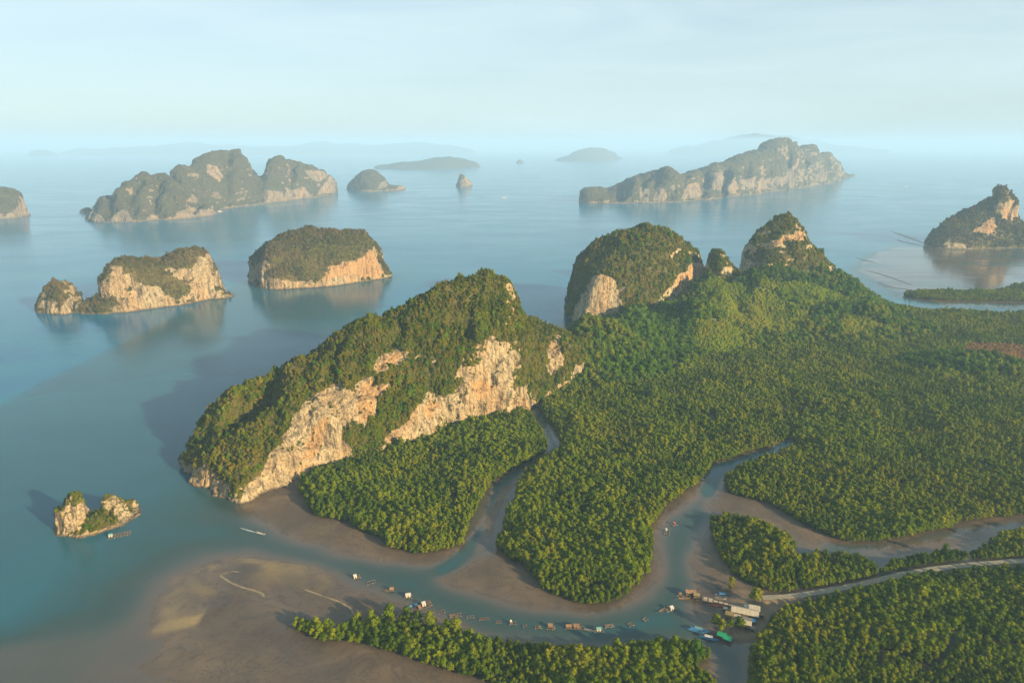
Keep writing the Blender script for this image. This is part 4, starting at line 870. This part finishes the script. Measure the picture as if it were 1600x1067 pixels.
def unit(kind, mat):
    k = (kind, mat)
    if k not in _shape:
        if kind == 'box':
            Vv = [(x, y, z) for z in (0, 1) for x, y in ((-.5, -.5), (.5, -.5), (.5, .5), (-.5, .5))]
            Ff = [(3, 2, 1, 0), (4, 5, 6, 7), (0, 1, 5, 4), (1, 2, 6, 5), (2, 3, 7, 6), (3, 0, 4, 7)]
        elif kind == 'drum':                            # lying along x
            n = 10; Vv = []; Ff = []
            for x, q in ((-.5, .42), (-.42, .5), (.42, .5), (.5, .42)):
                Vv += [(x, q * math.cos(i * 2 * math.pi / n), .5 + q * math.sin(i * 2 * math.pi / n)) for i in range(n)]
            for a in range(3): Ff += [(a * n + i, a * n + (i + 1) % n, (a + 1) * n + (i + 1) % n, (a + 1) * n + i) for i in range(n)]
            Ff += [tuple(range(n))[::-1], tuple(range(3 * n, 4 * n))]
        elif kind == 'post':
            n = 6; Vv = [(.5 * math.cos(i * math.pi / 3), .5 * math.sin(i * math.pi / 3), z) for z in (0, 1) for i in range(n)]
            Ff = [(i, (i + 1) % n, n + (i + 1) % n, n + i) for i in range(n)] + [tuple(range(n))[::-1], tuple(range(n, 2 * n))]
        elif kind == 'gable':                           # ridge along x, sheet with thickness and corrugation ends
            Vv = []; t = 0.06; m = 12
            for i in range(m + 1):
                x = -.5 + i / m; c = 0.03 * (i % 2)
                Vv += [(x, -.5, c), (x, 0, 1 + c), (x, .5, c), (x, -.5, c - t), (x, 0, 1 + c - t), (x, .5, c - t)]
            Ff = []
            for i in range(m):
                a, b = i * 6, i * 6 + 6
                Ff += [(a, b, b + 1, a + 1), (a + 1, b + 1, b + 2, a + 2), (a + 3, a + 4, b + 4, b + 3), (a + 4, a + 5, b + 5, b + 4), (a, a + 3, b + 3, b), (a + 2, b + 2, b + 5, a + 5)]
            Ff += [(0, 1, 4, 3), (1, 2, 5, 4), (m * 6, m * 6 + 3, m * 6 + 4, m * 6 + 1), (m * 6 + 1, m * 6 + 4, m * 6 + 5, m * 6 + 2)]
        elif kind == 'shed':                            # sloping sheet, high at +y
            Vv = []; t = 0.12; m = 12
            for i in range(m + 1):
                x = -.5 + i / m; c = 0.05 * (i % 2)
                Vv += [(x, -.5, c), (x, .5, 1 + c), (x, -.5, c - t), (x, .5, 1 + c - t)]
            Ff = []
            for i in range(m):
                a, b = i * 4, i * 4 + 4
                Ff += [(a, b, b + 1, a + 1), (a + 2, a + 3, b + 3, b + 2), (a, a + 2, b + 2, b), (a + 1, b + 1, b + 3, a + 3)]
            Ff += [(0, 1, 3, 2), (m * 4, m * 4 + 2, m * 4 + 3, m * 4 + 1)]
        elif kind == 'endwall':                         # triangular gable wall across y
            Vv = [(x, y, z) for x in (-.5, .5) for y, z in ((-.5, 0), (.5, 0), (0, 1))]; Ff = [(0, 2, 1), (3, 4, 5), (0, 1, 4, 3), (1, 2, 5, 4), (2, 0, 3, 5)]
        elif kind == 'cone':
            n = 8; Vv = [(.5 * math.cos(i * math.pi / 4), .5 * math.sin(i * math.pi / 4), 0) for i in range(n)] + [(0, 0, 1)] + [(.44 * math.cos(i * math.pi / 4), .44 * math.sin(i * math.pi / 4), 0) for i in range(n)] + [(0, 0, .9)]
            Ff = [(i, (i + 1) % n, n) for i in range(n)] + [(n + 1 + (i + 1) % n, n + 1 + i, 2 * n + 1) for i in range(n)] + [(i, n + 1 + i, n + 1 + (i + 1) % n, (i + 1) % n) for i in range(n)]
        elif kind == 'hull':                            # long-tail hull, bow at +x swept up
            st = [(-.5, .75, .0, .34), (-.3, 1, -.05, .32), (0, 1, -.05, .32), (.25, .75, .0, .40), (.42, .35, .22, .62), (.5, .05, .75, 1.0)]
            Vv = []; Ff = []
            for x, w, zb, zt in st:
                Vv += [(x, -.5 * w, zt), (x, -.33 * w, zb + .05), (x, 0, zb), (x, .33 * w, zb + .05), (x, .5 * w, zt), (x, .38 * w, zt), (x, .25 * w, zb + .14), (x, -.25 * w, zb + .14), (x, -.38 * w, zt)]
            k9 = 9
            for a in range(len(st) - 1):
                Ff += [(a * k9 + i, a * k9 + (i + 1) % k9, (a + 1) * k9 + (i + 1) % k9, (a + 1) * k9 + i) for i in range(k9)]
            Ff += [(0, 8, 7, 1), (1, 7, 6, 2), (2, 6, 3), (3, 6, 5, 4)]
        me = bpy.data.meshes.new(kind + '_' + mat); me.from_pydata(Vv, [], Ff); me.update(); me.materials.append(M[mat]); _shape[k] = me
    return _shape[k]
def part(parent, name, kind, mat, loc, size, rz=0.0, ry=0.0, label=None, under=None):
    o = bpy.data.objects.new(name, unit(kind, mat)); COL.objects.link(o); o.parent = parent
    o.location = loc; o.scale = size; o.rotation_euler = (0, ry, rz)
    if under is not None:                               # a sub-part: placed in the thing's own space, carried by its part
        o.parent = under; o.matrix_parent_inverse = under.matrix_basis.inverted()
    if label: o['label'] = label
    return o
def at_px(px, py, z=0.0): g_ = G(px, py, z); return (float(g_[0]), float(g_[1]), z)
def hut(root, x, y, z, L, W, Hh, wall, roof, roof_kind='gable', rh=0.9, rz=0.0):
    w_ = part(root, 'hut_wall', 'box', wall, (x, y, z), (L * .86, W * .82, Hh), rz)
    r_ = part(root, 'hut_roof', roof_kind, roof, (x, y, z + Hh + 0.02), (L, W, rh), rz)
    c, s_ = math.cos(rz), math.sin(rz)
    part(root, 'door', 'box', 'net', (x - s_ * -W * .415, y + c * -W * .415, z + .02), (.7, .06, Hh * .8), rz, under=w_)
    return r_
rr_ = np.random.default_rng(3)
def fish_raft(label, px, py, yaw, L, W, nx, ny, huts=(), beam='wood', drums='drumb', deck=True, group='floating fish farms on the river', name='fish_raft', nets=True):
    root = empty(name, at_px(px, py), math.radians(yaw)); root.scale = (.74, .74, .74); tag(root, label, 'fish farm', group)
    for i in range(nx + 1): part(root, 'beam', 'box', beam, (-L / 2 + L * i / nx, 0, .30), (.32, W + .5, .16))
    for j in range(ny + 1): part(root, 'beam', 'box', beam, (0, -W / 2 + W * j / ny, .46), (L + .5, .34, .14))
    for i in range(nx + 1):
        for j in range(ny + 1):
            if (i + j) % 2 == 0: part(root, 'float_drum', 'drum', drums if rr_.random() < .7 else 'drumw', (-L / 2 + L * i / nx, -W / 2 + W * j / ny, -.25), (.9, .58, .58))
    for i in range(nx):
        for j in range(ny):
            q = rr_.random(); cx, cy = -L / 2 + L * (i + .5) / nx, -W / 2 + W * (j + .5) / ny
            if deck and q < .35: part(root, 'deck_plank', 'box', 'wood', (cx, cy, .61), (L / nx * .9, W / ny * .7, .05))
            elif nets: part(root, 'net', 'box', 'net', (cx, cy, .10), (L / nx * .85, W / ny * .85, .12))
    for (x, y, l, w, hh, wall, roof, kind) in huts: hut(root, x, y, .62, l, w, hh, wall, roof, kind)
    return root
fish_raft('floating cage raft with a white hut, first of the river row toward the bay', 557, 902, 28, 6.0, 4.6, 2, 2, [(-1.2, -.6, 2.6, 2.2, 1.7, 'white', 'white', 'shed')])
fish_raft('flat bare wooden raft second in the river row, no hut', 580, 910, 24, 6.2, 3.8, 3, 1, (), 'greyb', 'drumw', True)
fish_raft('narrow raft with a small rust-brown hut trailing a line of floats', 606, 923, 12, 9.0, 2.6, 4, 1, [(3.0, 0, 3.4, 2.4, 1.5, 'wood', 'rustroof', 'gable')])
fish_raft('small raft almost covered by a white-roofed hut', 637, 932, 10, 5.4, 4.4, 2, 2, [(.4, 0, 4.2, 3.8, 1.8, 'white', 'white', 'gable')], 'wood', 'drumb')
fish_raft('widest lattice of fish cages with a white hut in its middle', 661, 946, 25, 13.0, 8.0, 5, 4, [(.4, -.6, 3.0, 2.8, 1.8, 'white', 'white', 'shed'), (-3.6, -2.9, 2.2, 2.0, 1.4, 'wood', 'rustroof', 'shed')])
fish_raft('dark row of cages half hidden by the near stand of mangroves', 711, 962, 14, 8.5, 4.0, 4, 2)
fish_raft('slim row of small cages floating past the mangrove tip, no hut', 757, 967, 6, 7.0, 2.2, 4, 1)
fish_raft('small square cage raft beside the tiniest float', 801, 974, 8, 4.6, 3.0, 2, 1, [(-1.2, .4, 1.4, 1.3, 1.2, 'wood', 'white', 'shed')])
fish_raft('tiniest float in the river row', 820, 978, 10, 2.6, 2.0, 1, 1)
fish_raft('short brown-decked raft with wooden lean-to roof', 861, 981, -5, 5.6, 3.6, 3, 2, [(-.6, .5, 3.4, 2.2, 1.4, 'wood', 'rustroof', 'shed')], 'wood', 'drumw')
fish_raft('longest brown raft with two rusty shed roofs', 898, 981, -4, 14.0, 3.2, 6, 1, [(-4.2, 0, 4.6, 2.6, 1.6, 'wood', 'rustroof', 'gable'), (1.2, .1, 4.4, 2.4, 1.5, 'wood', 'rustroof', 'shed')])
fish_raft('cage raft with a teal-roofed hut beside the longest brown raft', 935, 984, 4, 6.4, 5.0, 2, 2, [(0, -.8, 3.6, 2.8, 1.8, 'white', 'tealroof', 'gable')], 'greyb')
fish_raft('open cage lattice just behind the teal-roofed raft', 952, 978, 8, 6.4, 3.2, 3, 2, (), 'greyb', 'drumw')
fish_raft('small dark cage alone before the river bend', 985, 976, 30, 3.6, 3.2, 2, 2, (), 'wood', 'drumb')
fish_raft('pale cage raft with a white hut off the jetty head', 1047, 951, 18, 7.4, 5.6, 3, 3, [(.4, -1.6, 2.8, 2.2, 1.7, 'white', 'white', 'shed')], 'drumw', 'drumw')
fish_raft('upright cage raft on the river bend, the lower of two', 1042, 832, 75, 7.0, 4.2, 3, 2, [(2.2, .6, 1.8, 1.6, 1.4, 'white', 'white', 'shed')], 'greyb', 'drumw')
fish_raft('small cage with a red patch on the river bend, the upper of two', 1053, 820, 30, 4.6, 3.4, 2, 2, [(.6, 0, 1.6, 1.4, 1.3, 'red', 'red', 'shed')], 'drumw', 'drumb')
fish_raft('small bare cage between the widest lattice and the half-hidden cages', 690, 956, 18, 4.4, 2.8, 2, 1)
fish_raft('pair of cages just upstream of the half-hidden dark row', 735, 964, 8, 5.0, 2.4, 2, 1, (), 'greyb', 'drumw')
fish_raft('little cage between the slim cage row and the small square raft', 779, 972, 4, 3.8, 2.4, 2, 1)
fish_raft('low cage raft between the tiniest float and the brown-decked raft', 841, 980, 0, 4.2, 2.4, 2, 1, (), 'wood', 'drumw')
fish_raft('lone grey cage in the bend below the pale cage raft', 1008, 968, 40, 3.8, 2.8, 2, 1, (), 'greyb', 'drumb')
fish_raft('long grey fish-cage platform with a teal hut beside the rocky islet', 187, 836, 25, 17.0, 7.0, 7, 3, [(-7.0, .4, 3.4, 3.0, 1.9, 'white', 'tealroof', 'gable')], 'greyb', 'drumw', True, None)

def longtail(label, px, py, yaw, L=9.0, W=1.7, hull='blueboat', canopy='bluetarp', z=0.0, group=None):
    root = empty('longtail_boat', at_px(px, py, z), math.radians(yaw)); tag(root, label, 'boat', group)
    part(root, 'hull', 'hull', hull, (0, 0, -.05), (L, W, 1.7))
    if canopy:
        cn = part(root, 'canopy', 'gable', canopy, (-.03 * L, 0, 1.75), (L * .42, W * .95, .3))
        for sx in (-.2, .14):
            for sy in (-.36, .36): part(root, 'post', 'post', 'white', (sx * L, sy * W, .35), (.08, .08, 1.42), under=cn)
    en = part(root, 'engine', 'box', 'greyb', (-.47 * L, 0, .62), (.7, .45, .5))
    part(root, 'propeller_shaft', 'post', 'greyb', (-.48 * L, 0, .8), (.09, .09, 2.6), 0, math.radians(-108), under=en)
    return root
longtail('blue long boat, outermost of the trio moored below the jetty village', 1086, 986, -28, 9.5, 1.8, group='boats moored below the village')
longtail('blue long boat in the middle of the moored trio', 1092, 985, -26, 9.5, 1.8, 'blueboat', 'tealroof', group='boats moored below the village')
longtail('blue long boat on the village side of the moored trio', 1098, 985, -30, 9.0, 1.7, 'blueboat', None, group='boats moored below the village')
longtail('blue and white boat with a red stern moored near the green tarps', 1108, 998, -24, 10.0, 2.1, 'blueboat', 'white', group='boats moored below the village')
longtail('bright blue boat tied behind the jetty deck', 1129, 931, -10, 8.5, 2.2, 'bluetarp', 'bluetarp')
longtail('small pale boat beside the bright blue boat behind the jetty', 1126, 936, -14, 6.0, 1.4, 'white', None)
longtail('red boat aground on mud in front of the jetty deck', 1121, 947, -12, 9.0, 1.8, 'red', None, 0.25)
bt = longtail('speeding long-tail boat trailing a white wake off the cliff point', 408, 834, -24, 8.0, 1.5, 'white', None)
Vw = []
for i in range(30):
    f = i / 29; w = (.18 + .9 * f) * (1 if f < .7 else (1 - f) / .3 * .8 + .2); x = -3.5 - 15 * f
    q = .35 * math.sin(i * 2.1) * f
    Vw += [(x, -w + q, .02), (x, 0 + q, .10 * (1 - f) + .02), (x, w + q, .02)]
fw = [(i * 3 + k, i * 3 + k + 1, i * 3 + k + 4, i * 3 + k + 3) for i in range(29) for k in range(2) if not (k == (i // 3) % 2 and i > 14)]
wk = mesh_obj('wake', Vw, fw, M['foam'], bt, True)
def cruiser(label, px, py, yaw, L):
    root = empty('tour_boat', at_px(px, py), math.radians(yaw)); tag(root, label, 'boat')
    part(root, 'hull', 'hull', 'white', (0, 0, -.1), (L, L * .28, L * .16)); part(root, 'cabin', 'box', 'white', (-.08 * L, 0, L * .05), (L * .5, L * .2, L * .11)); part(root, 'roof', 'shed', 'white', (-.1 * L, 0, L * .17), (L * .56, L * .24, L * .02))
cruiser('white boat alone in open water, centre of the bay', 788, 310, 20, 26)
cruiser('white boat far out beyond the pointed crag', 1416, 293, 10, 26)
cruiser('white boat close by the many-humped island', 344, 331, 30, 22)

# ------------------------------------------------------------------ jetty village
def building(label, px, py, yaw, L, W, Hh, wall, roof, kind='gable', rh=1.4, name='shack', stilts=True, z=None, windows=2):
    g_ = at_px(px, py, 1.2); zz = float(samp(h, g_[0], g_[1])) if z is None else z
    root = empty(name, (g_[0], g_[1], zz), math.radians(yaw)); tag(root, label, 'house' if name != 'shelter' else 'shelter')
    z0 = .7 if stilts else -.1
    if stilts:
        for sx in (-.42, 0, .42):
            for sy in (-.36, .36): part(root, 'stilt', 'post', 'wood', (sx * L, sy * W, -1.6), (.22, .22, 2.35))
    if name == 'shelter':
        for sx in (-.45, .45):
            for sy in (-.42, .42): part(root, 'post', 'post', 'wood', (sx * L, sy * W, -.6), (.14, .14, Hh + .7))
    else:
        wl = part(root, 'wall', 'box', wall, (0, 0, z0), (L * .9, W * .84, Hh))
        if kind == 'gable':
            for sx in (-.40, .40): part(root, 'gable_end', 'endwall', wall, (sx * L, 0, z0 + Hh), (.12, W * .8, rh * .8), under=wl)
        part(root, 'door', 'box', 'net', (L * .18, -W * .425, z0 + .05), (.9, .08, Hh * .8), under=wl)
        for k in range(windows): part(root, 'window', 'box', 'net', (-L * .33 + k * L * .22, -W * .425, z0 + Hh * .4), (.9, .08, Hh * .4), under=wl)
    part(root, 'roof', kind, roof, (0, 0, z0 + Hh + .03), (L, W, rh))
    return root
building('long house under a pale sheet-metal roof, biggest in the jetty village', 1163, 963, -20, 14.5, 6.0, 2.6, 'wood', 'paleroof', 'gable', 1.5, 'stilt_house')
building('pale-roofed house set in front of the biggest house', 1160, 979, -22, 9.0, 4.4, 2.4, 'wood', 'paleroof', 'gable', 1.1, 'stilt_house')
building('small house with a cream roof, farthest from the water', 1178, 958, -16, 6.0, 3.8, 2.3, 'white', 'paleroof', 'shed', .7, 'stilt_house')
building('low hut with a blue roof at the back of the village', 1177, 974, 20, 2.8, 2.4, 2.0, 'wood', 'bluetarp', 'shed', .5, 'hut', False)
building('hut under an olive thatch roof at the water edge', 1140, 964, -24, 5.0, 3.6, 2.0, 'wood', 'oliveroof', 'gable', 1.2, 'hut')
building('tiny cream-roofed hut on the mud by the jetty foot', 1133, 954, -10, 2.4, 1.8, 1.6, 'wood', 'paleroof', 'shed', .4, 'hut')
building('narrow white lean-to against the biggest house', 1152, 966, -20, 3.6, 1.6, 1.9, 'white', 'white', 'shed', .4, 'hut', False)
building('grey open shed with dull metal roof beside the white lean-to', 1167, 973, -20, 5.2, 2.6, 2.0, 'wood', 'greyb', 'shed', .5, 'shelter', False)
building('bright green tarp shelter, farther from the houses', 1128, 992, -32, 4.6, 4.2, 1.7, 'wood', 'greentarp', 'gable', .8, 'shelter', False)
building('bright green tarp shelter nearer the forest edge', 1137, 997, -32, 4.6, 4.2, 1.7, 'wood', 'greentarp', 'gable', .8, 'shelter', False)
for (px, py, c, lb) in ((1177, 951, 'tealroof', 'teal sun umbrella by the dirt road end'), (1184, 953, 'white', 'white sun umbrella by the dirt road end'), (1166, 951, 'white', 'white canopy umbrella behind the biggest house')):
    g_ = at_px(px, py, 1.5); e_ = empty('sun_umbrella', (g_[0], g_[1], float(samp(h, g_[0], g_[1])))); tag(e_, lb, 'umbrella')
    part(e_, 'pole', 'post', 'greyb', (0, 0, -.2), (.08, .08, 2.6)); part(e_, 'canopy', 'cone', c, (0, 0, 1.9), (3.0, 3.0, .8))
# jetty: deck from the shore to the hut cluster at its head
j0 = np.array(at_px(1148, 946, 1.6)); j1 = np.array(at_px(1097, 934, 1.6)); jd = j1 - j0; jl = float(np.linalg.norm(jd[:2])); ja = math.atan2(jd[1], jd[0])
jt = empty('jetty', (float(j0[0]), float(j0[1]), 0.0), ja); tag(jt, 'wooden jetty with a pale deck running from the village to the river', 'jetty')
npl = int(jl / .9)
for k in range(npl):
    x = (k + .5) * jl / npl
    wide = 3.4 if x > jl * .62 else 1.5
    part(jt, 'deck_plank', 'box', 'paleroof' if k % 3 else 'wood', (x, 0, 1.5), (jl / npl * .9, wide, .1))
for k in range(8):
    for sy in (-.7, .7): part(jt, 'pile', 'post', 'wood', (jl * (k + .4) / 8, sy * (1.9 if k > 4 else .9), -1.2), (.22, .22, 2.7))
for sy in (-1.65, 1.65):
    rl = part(jt, 'railing', 'box', 'wood', (jl * .81, sy, 2.3), (jl * .36, .09, .09))
    for k in range(5): part(jt, 'rail_post', 'post', 'wood', (jl * (.64 + .085 * k), sy, 1.55), (.1, .1, .8), under=rl)
building('rusty-roofed shack at the jetty head', 1079, 928, -8, 6.0, 4.0, 2.0, 'wood', 'rustroof', 'gable', 1.0, 'stilt_house', True, 0.5)
building('brown thatched shack next to the rusty shack at the jetty head', 1088, 932, -8, 3.6, 3.0, 1.7, 'wood', 'oliveroof', 'gable', .9, 'stilt_house', True, 0.5)
fish_raft('yellowish plank raft off the very tip of the jetty', 1065, 930, -8, 6.0, 2.6, 3, 1, [(-1, 0, 2.2, 1.6, 1.2, 'wood', 'oliveroof', 'gable')], 'wood', 'drumw', True, None)
fish_raft('dark cage platform joining the jetty head to the deck', 1094, 936, -10, 5.6, 3.4, 3, 2, (), 'wood', 'drumb', True, None)
longtail('small teal boat tied at the widest fish-cage lattice', 646, 946, 30, 6.5, 1.3, 'blueboat', None)
longtail('small grey boat nosed up to the teal-roofed raft', 922, 985, -12, 6.5, 1.3, 'greyb', None)
longtail('thin wooden boat beside the rusty shack at the jetty head', 1070, 935, 8, 7.5, 1.4, 'wood', None)
longtail('thin wooden boat alongside the white-hut raft off the jetty', 1036, 953, 35, 6.5, 1.3, 'wood', None)
longtail('dark wooden boat lying by the small tree on the mud point', 1131, 922, -35, 6.5, 1.4, 'wood', None, 0.3)
longtail('dark boat drawn up below the olive thatch hut', 1128, 969, -28, 7.0, 1.4, 'greyb', None, 0.3)
building('small rusty roof tucked behind the cream-roofed house', 1188, 963, -18, 3.4, 2.6, 1.9, 'wood', 'rustroof', 'gable', .7, 'hut', False)
building('grey tin-roofed hut at the end of the front house', 1174, 984, -22, 3.6, 2.8, 1.9, 'wood', 'greyb', 'gable', .7, 'hut', False)
building('brown plank shed between the jetty foot and the biggest house', 1149, 954, -20, 5.0, 2.8, 1.8, 'wood', 'wood', 'shed', .5, 'shelter', False)
building('little brown hut between the olive thatch hut and front house', 1149, 974, -22, 3.0, 2.4, 1.8, 'wood', 'rustroof', 'gable', .8, 'hut')
# single trees that stand out
def lone(label, px, py, s, k, crowns=mang_crowns, group=None, name='mangrove_tree'):
    g_ = at_px(px, py); one_tree(k, name, (g_[0], g_[1], float(samp(h, g_[0], g_[1])) - .2), s, k * 1.3, label, group, crowns)
lone('big olive roadside tree between the village and the dirt road', 1180, 945, 1.05, 1, jung_crowns, None, 'roadside_tree')
lone('slim tall tree at the water edge between jetty and green tarps', 1118, 980, 1.15, 2, mang_crowns)
lone('bushy tree just behind the first green tarp', 1127, 987, 0.95, 3, mang_crowns)
lone('bushy tree between green tarps and the front house', 1141, 986, 1.0, 0, mang_crowns)
lone('rounded tree partly hiding the front house roof', 1155, 985, 0.72, 2, jung_crowns, None, 'village_tree')
lone('small tree on the mud point above the jetty', 1143, 916, 0.75, 4, mang_crowns)
lone('low grey-green bush beside the small tree on the mud point', 1141, 924, 0.6, 5, mang_crowns)
lone('large round tree at the river end of the near stand', 1086, 1030, 1.0, 3, jung_crowns, None, 'riverside_tree')
for q, (px, py, s) in enumerate(((560, 976, 1.15), (581, 977, 1.35), (609, 974, 1.6), (636, 976, 1.4), (652, 980, 1.2), (672, 984, 1.3), (699, 988, 1.25), (713, 991, 1.35))):
    lone('tall tree rising above the river edge of the near mangrove stand', px, py, s, q, mang_crowns, 'tall trees along the near stand edge')
# ------------------------------------------------------------------ air
def build_haze():
    t = NT('haze_air'); v = t.n('ShaderNodeVolumePrincipled')
    v.inputs['Color'].default_value = HAZE_COL; v.inputs['Density'].default_value = HAZE_D; v.inputs['Anisotropy'].default_value = HAZE_G
    t.l(v.outputs[0], t.out.inputs['Volume'])
    B = 62000.0; z0, z1_ = -10.0, 440.0
    Vb = [(x, y, z) for z in (z0, z1_) for x, y in ((-B, -B), (B, -B), (B, B), (-B, B))]
    o = mesh_obj('haze', Vb, [(3, 2, 1, 0), (4, 5, 6, 7), (0, 1, 5, 4), (1, 2, 6, 5), (2, 3, 7, 6), (3, 0, 4, 7)], t.m)
    tag(o, kind='stuff')
HAZE_D, HAZE_COL, HAZE_G = 0.000100, (0.42, 0.68, 0.98, 1), 0.0
build_haze()
print('built', round(time.time() - T0, 1))
